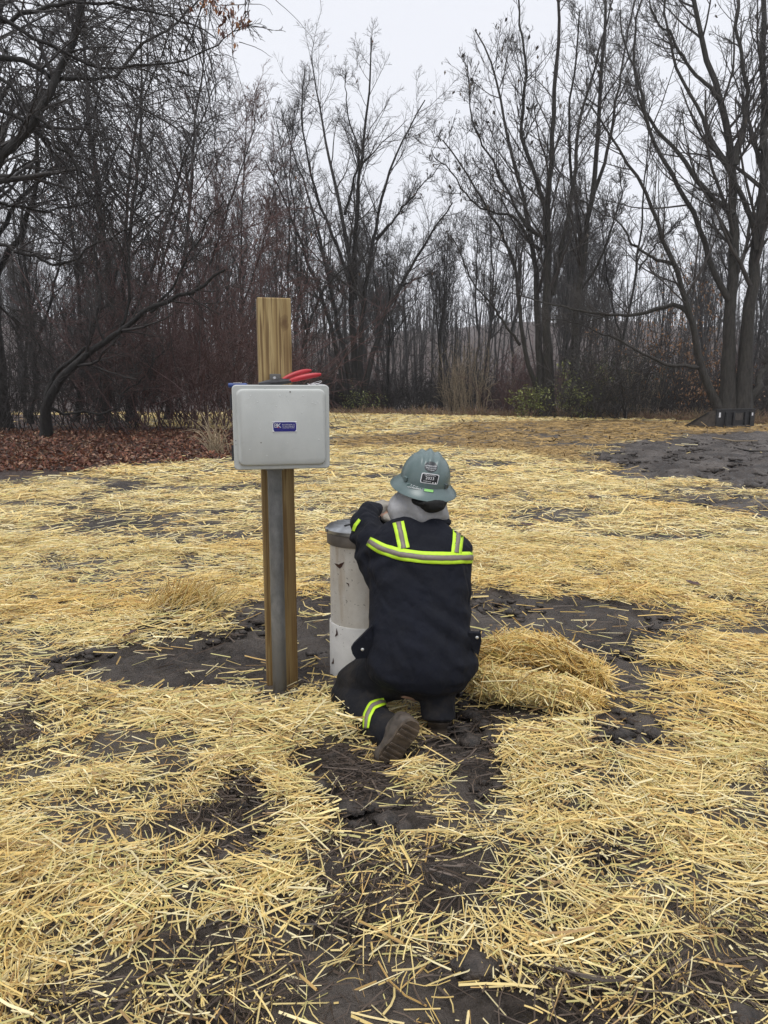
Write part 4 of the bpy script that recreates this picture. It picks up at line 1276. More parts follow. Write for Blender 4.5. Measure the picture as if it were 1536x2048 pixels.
# ------------------------------------------------------------------ plastic riser pipe
QX, QY, QR = -0.096, 3.43, 0.160
def riser():
    z0 = Hs(QX, QY) - 0.08
    root = empty('riser_pipe', (QX, QY, z0))
    zj, zt = 0.232 - z0, 0.632 - z0
    m = MB(); m.lathe([(QR + 0.006, 0), (QR + 0.006, zj - 0.004), (QR + 0.003, zj)], 64); m.build('sleeve', MAT['pvc2'], root, True)
    m = MB(); m.lathe([(QR, zj - 0.03), (QR, zt)], 64); m.build('barrel', MAT['pvc'], root, True)
    m = MB(); m.lathe([(QR + 0.012, zt - 0.022), (QR + 0.014, zt - 0.018), (QR + 0.014, zt + 0.030), (QR + 0.012, zt + 0.034)], 64); cp = m.build('collar', MAT['capband'], root, True)
    m = MB(); m.lathe([(QR + 0.016, zt + 0.030), (QR + 0.020, zt + 0.034), (QR + 0.020, zt + 0.048), (QR + 0.008, zt + 0.060), (QR - 0.03, zt + 0.070), (0.03, zt + 0.074)], 64)
    cap = m.build('cap', MAT['cast'], root, True)
    for k in range(6):   # lugs round the rim and ribs on the lid
        a = k * math.pi / 3 + 0.35
        m = MB(); m.box((0, 0, 0), (0.022, 0.020, 0.020), T=Matrix.Translation(((QR + 0.016) * math.cos(a), (QR + 0.016) * math.sin(a), zt + 0.046)) @ Matrix.Rotation(a, 4, 'Z'), bev=0.003); m.build('lug', MAT['cast'], cap)
        m = MB(); m.box((0.075, 0, 0), (0.11, 0.008, 0.012), T=Matrix.Translation((0, 0, zt + 0.071)) @ Matrix.Rotation(a + 0.5, 4, 'Z'), bev=0.002); m.build('rib', MAT['cast'], cap)
    m = MB(); m.lathe([(0.036, zt + 0.068), (0.036, zt + 0.088), (0.020, zt + 0.092), (0.020, zt + 0.118), (0.010, zt + 0.122)], 24, T=Matrix.Translation((0.075, -0.03, 0))); m.build('nut', MAT['dark_steel'], cap, True)
    tag(root, 'dirty white plastic riser pipe with grey metal cap behind the worker', 'pipe')
    # brown leaves stuck to it
    for u, v, s, rot, lab in ((678, 1132, 0.034, 0.15, 'dark wet leaf stuck to the upper part of the white pipe'), (675, 1270, 0.022, 1.2, 'dark wet leaf stuck to the sleeve of the white pipe'),
                         (667, 1332, 0.020, 0.9, 'dark wet leaf low on the white pipe near the mud'), (697, 1167, 0.012, 2.2, 'tiny dark leaf fragment midway up the white pipe')):
        p = W(u, v, QY - 0.13); th = math.asin(max(-0.99, min(0.99, (p[0] - QX) / QR)))
        r_ = QR + (0.0085 if p[2] < 0.232 else 0.0025)
        shape = [(-1, 0.25), (-0.45, -0.15), (0.05, -0.45), (0.5, -0.2), (1.05, 0.45), (0.4, 0.28), (0.0, 0.12), (-0.5, 0.22)]
        m = MB(); V = []
        for a, b in shape:
            x = s * (a * math.cos(rot) - b * math.sin(rot)); z = s * (a * math.sin(rot) + b * math.cos(rot))
            an = th + x / r_
            V.append((QX + r_ * math.sin(an), QY - r_ * math.cos(an), p[2] + z))
        V2 = [(QX + (x - QX) * 0.992, QY + (y - QY) * 0.992, z) for x, y, z in V]
        n = len(V)
        m.add(V + V2, [tuple(range(n)), tuple(range(2 * n - 1, n - 1, -1))] + [(i, (i + 1) % n, n + (i + 1) % n, n + i) for i in range(n)])
        o = m.build('dead_leaf', MAT['pebble_leaf']); tag(o, lab, 'leaf', 'wet leaves stuck to the white pipe')
riser()
EXCL += [(QX, QY, QR + 0.02), (*local_pt(0, 0.045), 0.075), (*local_pt(-0.02, -0.092), 0.045)]

# ------------------------------------------------------------------ the crouching worker
def loft(secs, n=28, expo=2.3, cap_round=True):
    """secs: (centre, half width, half depth, side vector); returns verts, faces of a closed tube"""
    V, F = [], []
    C = [Vector(s_[0]) for s_ in secs]
    for i, s_ in enumerate(secs):
        t = (C[min(i + 1, len(C) - 1)] - C[max(i - 1, 0)]).normalized()
        sd_ = Vector(s_[3]) if len(s_) > 3 else Vector((1, 0, 0))
        sd_ = (sd_ - t * sd_.dot(t)).normalized(); up = t.cross(sd_).normalized()
        for k in range(n):
            a = 2 * math.pi * k / n; ca, sa = math.cos(a), math.sin(a)
            x = math.copysign(abs(ca) ** (2 / expo), ca); y = math.copysign(abs(sa) ** (2 / expo), sa)
            V.append(C[i] + sd_ * (x * s_[1]) + up * (y * s_[2]))
    m = len(secs)
    for i in range(m - 1):
        for k in range(n):
            k2 = (k + 1) % n; F.append((i * n + k, i * n + k2, (i + 1) * n + k2, (i + 1) * n + k))
    V.append(C[0] - (C[1] - C[0]).normalized() * min(secs[0][1], secs[0][2]) * (0.5 if cap_round else 0)); V.append(C[-1] + (C[-1] - C[-2]).normalized() * min(secs[-1][1], secs[-1][2]) * (0.5 if cap_round else 0))
    a, b = len(V) - 2, len(V) - 1
    for k in range(n):
        k2 = (k + 1) % n
        F.append((a, k2, k)); F.append((b, (m - 1) * n + k, (m - 1) * n + k2))
    return V, F

def limb(pts, rads, n=18):
    return loft([(p, r_, r_, (0.31, 0.2, 0.93)) for p, r_ in zip(pts, rads)], n, 2.0)

def ball(c, rx, ry, rz, rot=None):
    V, F = [], []
    nu, nv = 20, 12
    M_ = rot or Matrix.Identity(3)
    for j in range(1, nv):
        th = math.pi * j / nv
        for i in range(nu):
            a = 2 * math.pi * i / nu
            V.append(Vector(c) + M_ @ Vector((rx * math.sin(th) * math.cos(a), ry * math.sin(th) * math.sin(a), rz * math.cos(th))))
    for j in range(nv - 2):
        for i in range(nu):
            i2 = (i + 1) % nu; F.append((j * nu + i, (j + 1) * nu + i, (j + 1) * nu + i2, j * nu + i2))
    V.append(Vector(c) + M_ @ Vector((0, 0, rz))); V.append(Vector(c) - M_ @ Vector((0, 0, rz)))
    for i in range(nu):
        i2 = (i + 1) % nu; F.append((len(V) - 2, i, i2)); F.append((len(V) - 1, (nv - 2) * nu + i2, (nv - 2) * nu + i))
    return V, F

def remesh(name, shapes, voxel, mat, parent=None, smooth_it=6, disp=None):
    """welds overlapping closed shapes into one continuous surface"""
    m = MB()
    for V, F in shapes: m.add(V, F)
    o = m.build(name, mat)
    md = o.modifiers.new('r', 'REMESH'); md.mode = 'VOXEL'; md.voxel_size = voxel; md.use_smooth_shade = True
    ms = o.modifiers.new('s', 'SMOOTH'); ms.factor = 0.5; ms.iterations = smooth_it
    dg = bpy.context.evaluated_depsgraph_get(); dg.update()
    me = bpy.data.meshes.new_from_object(o.evaluated_get(dg))
    o.modifiers.clear(); old = o.data; o.data = me; bpy.data.meshes.remove(old); me.name = name
    if not me.materials: me.materials.append(mat)
    if disp is not None:
        n = len(me.vertices); co = np.empty(n * 3); no = np.empty(n * 3)
        me.vertices.foreach_get('co', co); me.vertices.foreach_get('normal', no)
        co = co.reshape(-1, 3); no = no.reshape(-1, 3)
        co += no * disp(co, no)[:, None]
        me.vertices.foreach_set('co', co.ravel()); me.update()
    me.polygons.foreach_set('use_smooth', np.ones(len(me.polygons), bool))
    o.parent = parent
    return o

def noise3(p, s, seed):
    return (fbm(p[:, 0] * s + p[:, 2] * s * 0.31, p[:, 2] * s - p[:, 1] * s * 0.27, seed, 3) + fbm(p[:, 1] * s + 9, p[:, 2] * s + p[:, 0] * s * 0.4, seed + 5, 3)) - 1.0

def decal(name, bvh, poly_or_mesh, off, mat, parent, faces=None, org=None):
    """flat print given in photo pixels, laid onto the surface it is printed on"""
    V = []
    o0 = Vector((0, 0, CAM_H))
    for u, v in poly_or_mesh:
        d = Vector(ray(u, v)).normalized()
        h = bvh.ray_cast(o0, d)
        if h[0] is None:
            q = o0 + d * (3.0); h = bvh.find_nearest(q)
        nn = h[1] if h[1].dot(d) < 0 else -h[1]
        V.append(h[0] + nn * off)
    me = bpy.data.meshes.new(name)
    me.from_pydata([tuple(x) for x in V], [], faces)
    me.materials.append(mat)
    o = link(bpy.data.objects.new(name, me), parent)
    return o

def grid_faces(nu, nv):
    return [(i * nv + j, i * nv + j + 1, (i + 1) * nv + j + 1, (i + 1) * nv + j) for i in range(nu - 1) for j in range(nv - 1)]

def band(name, bvh, path, hw, off, mat, parent, n=36, cross=5, lo=-1.0, hi=1.0):
    """strip of tape along a path of photo pixels"""
    p = np.array(path, float); d = np.r_[0, np.cumsum(np.linalg.norm(np.diff(p, axis=0), axis=1))]
    t = np.linspace(0, d[-1], n); c = np.stack([np.interp(t, d, p[:, 0]), np.interp(t, d, p[:, 1])], -1)
    for _ in range(3): c[1:-1] = 0.25 * c[:-2] + 0.5 * c[1:-1] + 0.25 * c[2:]
    tg = np.gradient(c, axis=0); tg /= np.linalg.norm(tg, axis=1)[:, None]; nn = np.stack([-tg[:, 1], tg[:, 0]], -1)
    h = np.interp(t, d, hw) if hasattr(hw, '__len__') else np.full(n, hw)
    pts = []
    for i in range(n):
        for q in np.linspace(lo, hi, cross): pts.append(c[i] + nn[i] * h[i] * q)
    o = decal(name, bvh, pts, off, mat, parent, grid_faces(n, cross))
    for pl in o.data.polygons: pl.use_smooth = True
    md = o.modifiers.new('thickness', 'SOLIDIFY'); md.thickness = 0.0015; md.offset = 0
    return o

def bvh_of(o):
    me = o.data
    return BVHTree.FromPolygons([v.co.copy() for v in me.vertices], [tuple(p.vertices) for p in me.polygons])

def worker():
    def S(u, v, Y, hw, b, side=(1, 0, 0)):
        c = W(u, v, Y); return (c, hw / ppm(Y, c[2]), b, side)
    P = lambda u, v, Y: W(u, v, Y)
    # joints
    shL, elL, wrL = P(772, 1096, 2.99), P(733, 1056, 3.20), P(752, 1022, 3.36)
    shR, elR, wrR = P(905, 1100, 3.00), np.array([0.27, 3.20, 0.50]), np.array([0.06, 3.33, 0.70])
    kneeL, ankL = P(704, 1384, 2.94), P(772, 1462, 2.62)
    kneeR, ankR = np.array([0.230, 3.06, 0.42]), np.array([0.212, 2.735, 0.10])
    hipL, hipR = P(808, 1338, 2.80), P(880, 1326, 2.83)
    head = P(853, 975, 3.09)
    neck0, neck1 = P(848, 1050, 3.02), P(852, 1005, 3.07)
    # ---- body: one continuous skin
    def finger(base, mid, tip, r_=0.0085): return limb([base, mid, tip], [r_, r_ * 0.95, r_ * 0.75], 10)
    hl = P(768, 1010, 3.41)                      # left palm, over the nut on the lid
    fw = Vector((0.09, 0.03, -0.02)).normalized()
    hands = []
    def hand(c, along, palm_n, sgn):
        c = Vector(c); al = Vector(along).normalized(); pn = Vector(palm_n); pn = (pn - al * pn.dot(al)).normalized(); ac = al.cross(pn).normalized() * sgn
        rot = Matrix((al, ac, pn)).transposed()
        out = [ball(c, 0.048, 0.042, 0.018, rot)]
        for k, ln in enumerate((0.070, 0.080, 0.075, 0.058)):
            b = c + al * 0.036 + ac * (0.030 - 0.020 * k)
            m1 = b + al * ln * 0.5 + pn * 0.008; m2 = m1 + al * ln * 0.22 + pn * ln * 0.38
            out.append(finger(b, m1, m2))
        tb = c - al * 0.012 + ac * 0.036; out.append(finger(tb, tb + al * 0.032 + ac * 0.022 + pn * 0.012, tb + al * 0.058 + ac * 0.016 + pn * 0.034, 0.0095))
        return out
    handL = hand(hl, (0.85, 0.35, -0.1), (0.1, 0, -1), 1)
    handR = hand(np.array([0.03, 3.36, 0.735]), (-0.7, 0.4, 0.1), (0.1, 0, -1), -1)
    torso_in = loft([S(840, 1385, 2.80, 60, .08), S(840, 1340, 2.81, 90, .12), S(840, 1240, 2.87, 80, .10), S(838, 1130, 2.96, 84, .10), S(842, 1085, 2.99, 76, .09), S(850, 1055, 3.02, 40, .06), S(852, 1010, 3.06, 27, .055)], 24)
    face = [ball(head, 0.076, 0.098, 0.112), ball(head + np.array([0, 0.095, -0.01]), 0.014, 0.020, 0.022), ball(head + np.array([0, 0.055, -0.075]), 0.050, 0.050, 0.042),
            ball(head + np.array([-0.077, 0.0, -0.01]), 0.010, 0.020, 0.032), ball(head + np.array([0.077, 0.0, -0.01]), 0.010, 0.020, 0.032),
            ball(head + np.array([0, 0.085, 0.025]), 0.050, 0.016, 0.010), ball(head + np.array([0, 0.090, -0.055]), 0.024, 0.012, 0.008)]
    body = remesh('person', [torso_in] + face + [limb([shL, elL, wrL, hl], [.05, .042, .030, .024]), limb([shR, elR, wrR, np.array([0.04, 3.355, 0.73])], [.05, .042, .030, .024]),
                  limb([hipL, kneeL, ankL], [.085, .055, .04]), limb([hipR, kneeR, ankR], [.085, .055, .04])] + handL + handR, 0.011, MAT['skin'], None, 3)
    tag(body, 'worker crouching with back turned in navy jacket with lime stripes and grey hard hat', 'person')
    # ---- gloves over the hands
    def glove(c, along, sgn):
        hs_ = hand(c, along, (0.1, 0, -1), sgn)
        out = []
        for V, F in hs_:
            cen = sum(V, Vector()) / len(V); out.append(([cen + (v - cen) * 1.16 for v in V], F))
        return out
    wl = Vector(wrL)
    remesh('glove', glove(hl, (0.85, 0.35, -0.1), 1) + [limb([Vector(hl), Vector(hl).lerp(wl, 0.6), wl], [.030, .034, .036])], 0.0045, MAT['glove'], body, 3)
    remesh('glove', glove((0.03, 3.36, 0.735), (-0.7, 0.4, 0.1), -1) + [limb([(0.03, 3.36, 0.735), wrR], [.030, .036])], 0.0045, MAT['glove'], body, 3)
    # ---- trousers
    def tfold(co, no):
        return 0.010 * noise3(co, 14, 5) + 0.012 * noise3(co, 6, 8)
    cuffL = P(794, 1470, 2.57)
    trousers = remesh('trousers', [
        loft([S(838, 1382, 2.79, 46, .09), S(841, 1366, 2.79, 86, .145), S(842, 1345, 2.80, 107, .162), S(840, 1290, 2.83, 98, .14)], 28),
        limb([hipL, P(752, 1350, 2.87), P(715, 1362, 2.92), P(696, 1373, 2.95)], [.116, .110, .092, .066]),
        limb([P(690, 1386, 2.95), P(722, 1415, 2.80), P(760, 1450, 2.66), cuffL], [.072, .074, .070, .068]),
        limb([hipR, P(905, 1300, 3.02), kneeR, kneeR + np.array([0, 0.02, -0.02])], [.112, .105, .085, .06]),
        limb([kneeR, np.array([0.222, 2.90, 0.27]), ankR + np.array([0, 0, 0.02]), np.array([0.212, 2.712, 0.050])], [.085, .078, .072, .078])],
        0.0085, MAT['trouser'], body, 6, tfold)
    # ---- jacket
    def jfold(co, no):
        base = 0.010 * noise3(co, 12, 21) + 0.012 * noise3(co, 5, 25) + 0.006 * noise3(co, 24, 27)
        # slanting drag folds from arm pits and waist
        s = co[:, 2] * 1.0 + co[:, 0] * 0.75; wz = np.exp(-((co[:, 2] - 0.42) / 0.12) ** 2) * smooth(0.05, 0.25, co[:, 0])
        s2 = co[:, 2] - co[:, 0] * 0.9; wz2 = np.exp(-((co[:, 2] - 0.68) / 0.08) ** 2) * smooth(0.12, -0.05, co[:, 0])
        cre = -0.012 * np.clip(0.16 - np.abs(noise3(co * np.array([1, 1, 0.55]), 9, 35)), 0, 1) / 0.16
        return base + cre * 0.6 + 0.005 * wz * np.sin(s * 75 + 3 * noise3(co, 6, 31)) + 0.009 * wz2 * np.sin(s2 * 80 + 3 * noise3(co, 6, 33))
    jacket = remesh('jacket', [
        loft([S(840, 1356, 2.80, 98, .152), S(841, 1342, 2.80, 113, .168), S(841, 1322, 2.805, 116, .172), S(840, 1300, 2.815, 107, .165), S(840, 1240, 2.86, 101, .150), S(838, 1180, 2.91, 103, .148), S(838, 1120, 2.96, 107, .145),
              S(841, 1088, 2.99, 102, .128), S(846, 1066, 3.01, 82, .105), S(850, 1046, 3.03, 50, .085), S(853, 1036, 3.04, 42, .08)], 32, 2.5),
        limb([P(795, 1100, 2.99), P(772, 1108, 2.99), P(750, 1092, 3.08), elL, P(733, 1034, 3.27)], [.088, .098, .092, .080, .064]),
        limb([P(738, 1092, 3.08), P(748, 1125, 3.01), P(765, 1165, 2.93)], [.078, .076, .070]),
        limb([elL, P(736, 1030, 3.28), P(748, 1022, 3.36), P(755, 1021, 3.39)], [.072, .062, .052, .050]),
        limb([P(890, 1100, 2.99), shR, elR, elR + np.array([-0.01, 0.01, 0.01])], [.085, .086, .075, .065]),
        limb([elR, (elR + wrR) / 2, wrR], [.072, .060, .050])],
        0.0085, MAT['navy'], body, 5, jfold)
    jb = bvh_of(jacket); tb = bvh_of(trousers)
    collar_ring = []
    for k in range(29):
        a = 2 * math.pi * k / 28
        collar_ring.append(Vector(P(851, 1044, 3.03)) + Vector((0.092 * math.cos(a), 0.080 * math.sin(a), -0.010 * math.sin(a))))
    m = MB(); m.tube(collar_ring[:-1] + [collar_ring[0]], 0.016, 10); m.build('collar', MAT['navy'], jacket, True)
    # hem seam roll
    # reflective tape
    def tape(name, bvh, path, hw, par, silver=True, s0=0.42):
        t_ = band(name, bvh, path, hw, 0.0035, MAT['hivis'], par)
        if silver: band('silver_strip', bvh, path, hw, 0.0056, MAT['silver'], t_, 36, 3, -s0, s0)
    tape('reflective_tape', jb, [(738, 1083), (764, 1098), (799, 1109), (847, 1115.5), (895, 1117), (944, 1115)], [9.5, 11, 11.5, 12, 12, 11.5], jacket)
    tape('reflective_tape', jb, [(797, 1045), (803, 1072), (808, 1098)], 11.5, jacket)
    tape('reflective_tape', jb, [(915.5, 1059), (915, 1080), (912, 1106)], 10.5, jacket)
    tape('reflective_tape', jb, [(720, 1040), (711.5, 1051), (707.5, 1062)], [3.0, 3.4, 3.0], jacket, False)
    tape('reflective_tape', tb, [(770, 1402), (745, 1412), (735, 1432), (733, 1456)], [8, 9, 8.5, 6], trousers, True, 0.4)
    # pocket flaps with snaps
    def flap(pts, Y, snap, nm='pocket_flap'):
        m = MB(); fr = [Vector(W(u, v, Y)) for u, v in pts]; bk = [p + Vector((0.0, 0.025, 0.0)) for p in fr]
        n = len(fr); m.add(fr + bk, [tuple(range(n)), tuple(range(2 * n - 1, n - 1, -1))] + [(i, (i + 1) % n, n + (i + 1) % n, n + i) for i in range(n)])
        f = m.build(nm, MAT['navy'], jacket)
        c = W(snap[0], snap[1], Y - 0.002); m = MB()
        m.lathe([(0.0062, 0), (0.0062, 0.002), (0.0035, 0.004)], 14, T=Matrix.Translation(Vector(c)) @ Matrix.Rotation(R(90), 4, 'X')); m.build('snap_button', MAT['snap'], f, True)
    flap([(938, 1266), (962, 1267), (963, 1283), (957, 1312), (945, 1300)], 2.745, (954, 1275))
    flap([(744, 1252), (735, 1261), (707, 1289), (702, 1297), (705, 1308), (712, 1318), (732, 1316), (746, 1290)], 2.745, (725, 1299))
    # ---- hood and black liner
    def hfold(co, no):
        return 0.010 * noise3(co, 18, 61) + 0.007 * np.sin(co[:, 0] * 62 + co[:, 2] * 22 + 2 * noise3(co, 9, 63))
    remesh('hood', [loft([S(840, 1046, 3.03, 58, .100), S(838, 1030, 3.04, 63, .115), S(840, 1010, 3.055, 59, .122), S(846, 990, 3.07, 52, .118), S(850, 966, 3.09, 46, .110)], 30, 2.2)], 0.007, MAT['hood'], body, 4, hfold)
    remesh('neck_liner', [ball(P(857, 1002, 2.985), .082, .086, .026), ball(P(864, 1010, 2.965), .056, .066, .030), ball(P(828, 998, 2.985), .020, .06, .022)], 0.006, MAT['black_knit'], body, 4, lambda c, n_: 0.004 * noise3(c, 40, 71))
    # ---- hard hat
    hc = Vector(P(850, 960, 3.06))
    Mh = Matrix.Translation(hc) @ Matrix.Rotation(R(10.5), 4, 'Y') @ Matrix.Rotation(R(11.0), 4, 'X')
    nu = 72
    def ring(a_, b_, z, ridge=0.0):
        out = []
        for k in range(nu):
            a = 2 * math.pi * k / nu; out.append(Vector((a_ * math.cos(a), b_ * math.sin(a), z)))
        return out
    V, F = [], []
    prof = []
    for t in np.linspace(0, 1, 16):
        ph = t * math.pi / 2 * 0.985
        prof.append((math.cos(ph) ** 0.80, 0.119 * math.sin(ph) ** 0.95))
    for f_, z in prof: V += ring(0.104 * f_, 0.122 * f_, z)
    for i in range(len(prof) - 1):
        for k in range(nu): F.append((i * nu + k, i * nu + (k + 1) % nu, (i + 1) * nu + (k + 1) % nu, (i + 1) * nu + k))
    F.append(tuple((len(prof) - 1) * nu + k for k in range(nu)))
    Vr = []
    for v in V:      # three raised ribs run over the crown, front to back
        h = max(0, min(1, (v.z - 0.050) / 0.050)); w_ = 0
        for x0, am in ((0, 0.0105), (-0.036, 0.0085), (0.036, 0.0085)): w_ += am * math.exp(-((v.x - x0) / 0.0100) ** 4)
        q = v.copy(); q.z += w_ * h
        q += Vector((0, v.y * w_ * h * 4, 0)); Vr.append(Mh @ q)
    m = MB(); m.add(Vr, F); shell = m.build('hard_hat', MAT['hat'], body, True)
    for p_ in shell.data.polygons: p_.use_smooth = True
    # brim
    V, F = [], []
    bp = [(1.0, 1.0, 0.004), (1.04, 1.04, -0.002), (1.18, 1.18, -0.017), (1.345, 1.33, -0.032), (1.360, 1.345, -0.036), (1.345, 1.33, -0.0375), (1.17, 1.17, -0.021), (0.97, 0.97, -0.008)]
    for fx, fy, z in bp: V += ring(0.104 * fx, 0.122 * fy, z)
    for i in range(len(bp) - 1):
        for k in range(nu): F.append((i * nu + k, i * nu + (k + 1) % nu, (i + 1) * nu + (k + 1) % nu, (i + 1) * nu + k))
    for k in range(nu): F.append(((len(bp) - 1) * nu + k, (len(bp) - 1) * nu + (k + 1) % nu, (k + 1) % nu, k))
    m = MB(); m.add([Mh @ v for v in V], F); brim = m.build('brim', MAT['hat'], shell, True)
    for p_ in brim.data.polygons: p_.use_smooth = True
    # accessory slots at both sides
    for sx in (-1, 1):
        a = R(-90 + sx * 52)
        m = MB(); m.box((0, 0, 0), (0.020, 0.012, 0.020), T=Mh @ Matrix.Translation((0.106 * math.cos(a), 0.124 * math.sin(a), 0.014)) @ Matrix.Rotation(a + math.pi / 2, 4, 'Z'), bev=0.003)
        m.build('accessory_slot', MAT['hat_dark'] if sx > 0 else MAT['hat'], shell)
    sb = bvh_of(shell); bb = bvh_of(brim)
    # stickers
    def ell(cx, cy, rx, ry, rot, n=28):
        P_ = []
        for k in range(n):
            a = 2 * math.pi * k / n; x, y = rx * math.cos(a), ry * math.sin(a); P_.append((cx + x * math.cos(rot) - y * math.sin(rot), cy + x * math.sin(rot) + y * math.cos(rot)))
        return P_
    def disc(name, bvh, cx, cy, rx, ry, rot, off, mat):
        pts, F_ = [], []
        for f_ in (1.0, 0.66, 0.33): pts += ell(cx, cy, rx * f_, ry * f_, rot)
        for j in range(2):
            for k in range(28): F_.append((j * 28 + k, j * 28 + (k + 1) % 28, (j + 1) * 28 + (k + 1) % 28, (j + 1) * 28 + k))
        F_.append(tuple(56 + k for k in range(28)))
        return decal(name, bvh, pts, off, mat, shell, F_)
    def plate(name, bvh, cx, cy, w, h, rot, off, mat, shear=0.0, rad=1.5, par=None):
        pts = []; nu_, nv_ = 9, 7
        for i in range(nu_):
            for j in range(nv_):
                x, y = (i / (nu_ - 1) - 0.5) * w, (j / (nv_ - 1) - 0.5) * h
                ex = max(0, abs(x) - (w / 2 - rad)); ey = max(0, abs(y) - (h / 2 - rad)); d_ = math.hypot(ex, ey)
                if ex > 0 and ey > 0 and d_ > rad:
                    x = math.copysign(w / 2 - rad + ex * rad / d_, x); y = math.copysign(h / 2 - rad + ey * rad / d_, y)
                x += shear * y
                pts.append((cx + x * math.cos(rot) - y * math.sin(rot), cy + x * math.sin(rot) + y * math.cos(rot)))
        return decal(name, bvh, pts, off, mat, par or shell, grid_faces(nu_, nv_))
    def words(body_, bvh, cx, cy, size, rot, off, mat, sx=1.0, shear=0.0, par=None):
        V, F_ = text_mesh(body_, size); pts = []
        for x, y, _ in V:
            x = x * sx + y * shear; y = -y
            pts.append((cx + x * math.cos(rot) - y * math.sin(rot), cy + x * math.sin(rot) + y * math.cos(rot)))
        decal('lettering', bvh, pts, off, mat, par or shell, F_)
    ro = R(8)
    s1 = disc('round_sticker', sb, 862, 934, 13.2, 10.8, ro, 0.0010, MAT['stk_dark'])
    words('Linemore', sb, 862.3, 932, 5.6, ro, 0.0018, MAT['white'], 1.0, 0.25, s1); words('ORIENTATION', sb, 862, 936.8, 3.3, ro, 0.0018, MAT['white'], 0.95, 0, s1); words('Complete', sb, 862, 940.2, 3.2, ro, 0.0018, MAT['white'], 1, 0, s1)
    s2 = plate('year_sticker', sb, 859.3, 957.3, 35, 20.5, ro, 0.0010, MAT['white'], -0.08, 2.5)
    plate('sticker_field', sb, 859.3, 957.3, 32, 17.6, ro, 0.0016, MAT['stk_black'], -0.08, 2.0, s2)
    words('ORIENTATION', sb, 860.3, 951, 3.3, ro, 0.0024, MAT['white'], 1, 0, s2); words('2023', sb, 859.6, 956.9, 8.6, ro, 0.0024, MAT['white'], 1.02, 0, s2); words('Linemore', sb, 854.2, 962.3, 4.2, ro, 0.0024, MAT['white'], 0.95, 0.25, s2)
    decal('triangle_mark', sb, [(863.6, 966.4), (867.2, 966.8), (865.6, 963.6)], 0.0024, MAT['white'], s2, [(0, 1, 2)])
    d_ = decal('dot_mark', sb, ell(870.4, 966.2, 1.5, 1.6, 0, 12), 0.0024, MAT['white'], s2, [tuple(range(12))])
    s3 = disc('brim_sticker', bb, 829, 973.6, 16, 5.4, R(11), 0.0010, MAT['stk_teal'])
    words('MPW', bb, 829.8, 971.6, 6.0, R(11), 0.0018, MAT['white'], 1.15, 0, s3); words('INDUSTRIAL SERVICES', bb, 828.5, 976.4, 2.9, R(11), 0.0018, MAT['white'], 0.95, 0, s3)
    plate('green_sticker', bb, 857.6, 980.0, 20.5, 9.6, R(8), 0.0009, MAT['stk_teal'], 0, 0.8)
    plate('green_field', bb, 857.6, 980.0, 18, 7.6, R(8), 0.0015, MAT['stk_green'], 0, 0.6)
    # ---- boots
    def bfold(co, no): return 0.004 * noise3(co, 25, 81)
    gzL = Hs(0.0, 2.50)
    heel, ballp, toe = Vector(P(826, 1452, 2.47)), Vector(P(772, 1524, 2.485)), Vector(P(757, 1512, 2.60))
    heel.z = max(heel.z, 0.13)
    ax_ = (heel - ballp).normalized(); sn = Vector((0.25, -1, 0.15)); sn = (sn - ax_ * sn.dot(ax_)).normalized()   # sole looks back at the camera
    sidev = ax_.cross(sn).normalized()
    b_up = remesh('boot', [limb([heel - sn * 0.045 - ax_ * 0.01, ballp.lerp(heel, 0.45) - sn * 0.05, ballp - sn * 0.035, toe + Vector((0, 0, 0.0))], [.040, .047, .043, .034]),
                   limb([Vector(P(792, 1472, 2.56)), heel - sn * 0.07 - ax_ * 0.03], [.056, .050])], 0.006, MAT['boot'], body, 4, bfold)
    Ms = Matrix((sidev, ax_, sn)).transposed().to_4x4(); Ms.translation = ballp.lerp(heel, 0.5)
    ln = (heel - ballp).length
    outl = []
    for k in range(24):
        a = 2 * math.pi * k / 24; y = math.sin(a); w_ = 0.046 - 0.010 * math.exp(-((y + 0.0) / 0.35) ** 2) - (0.004 if y > 0 else 0)
        outl.append((w_ * math.copysign(abs(math.cos(a)) ** 0.7, math.cos(a)), (ln / 2 + 0.018) * math.copysign(abs(y) ** 0.85, y)))
    m = MB(); m.prism(outl, 'z', -0.018, 0.0, T=Ms); so = m.build('sole', MAT['sole'], b_up)
    for k in range(8):
        y = -ln / 2 + (k + 0.5) * ln / 8
        if 3.2 < k < 4.4: continue
        m = MB(); m.box((0, y, 0.0035), (0.064, 0.011, 0.007), T=Ms, bev=0.002); m.build('tread_lug', MAT['sole'], so)
    gzR = Hs(0.212, 2.73)
    b2 = remesh('boot', [limb([(0.210, 2.695, gzR + 0.045), (0.213, 2.79, gzR + 0.05), (0.223, 2.89, gzR + 0.04), (0.228, 2.95, gzR + 0.03)], [.042, .046, .043, .033]), limb([(0.211, 2.705, gzR + 0.04), (0.213, 2.715, gzR + 0.13)], [.042, .040])], 0.006, MAT['boot'], body, 4, bfold)
    m = MB(); m.prism([(0.210 + a, 2.672 + b) for a, b in ((-0.034, 0), (0.034, 0), (0.040, 0.10), (0.052, 0.20), (0.04, 0.29), (-0.012, 0.30), (-0.036, 0.2), (-0.036, 0.1))], 'z', gzR - 0.006, gzR + 0.016); m.build('sole', MAT['sole'], b2)
    # trouser cuff hanging over the raised boot
    return body
worker()

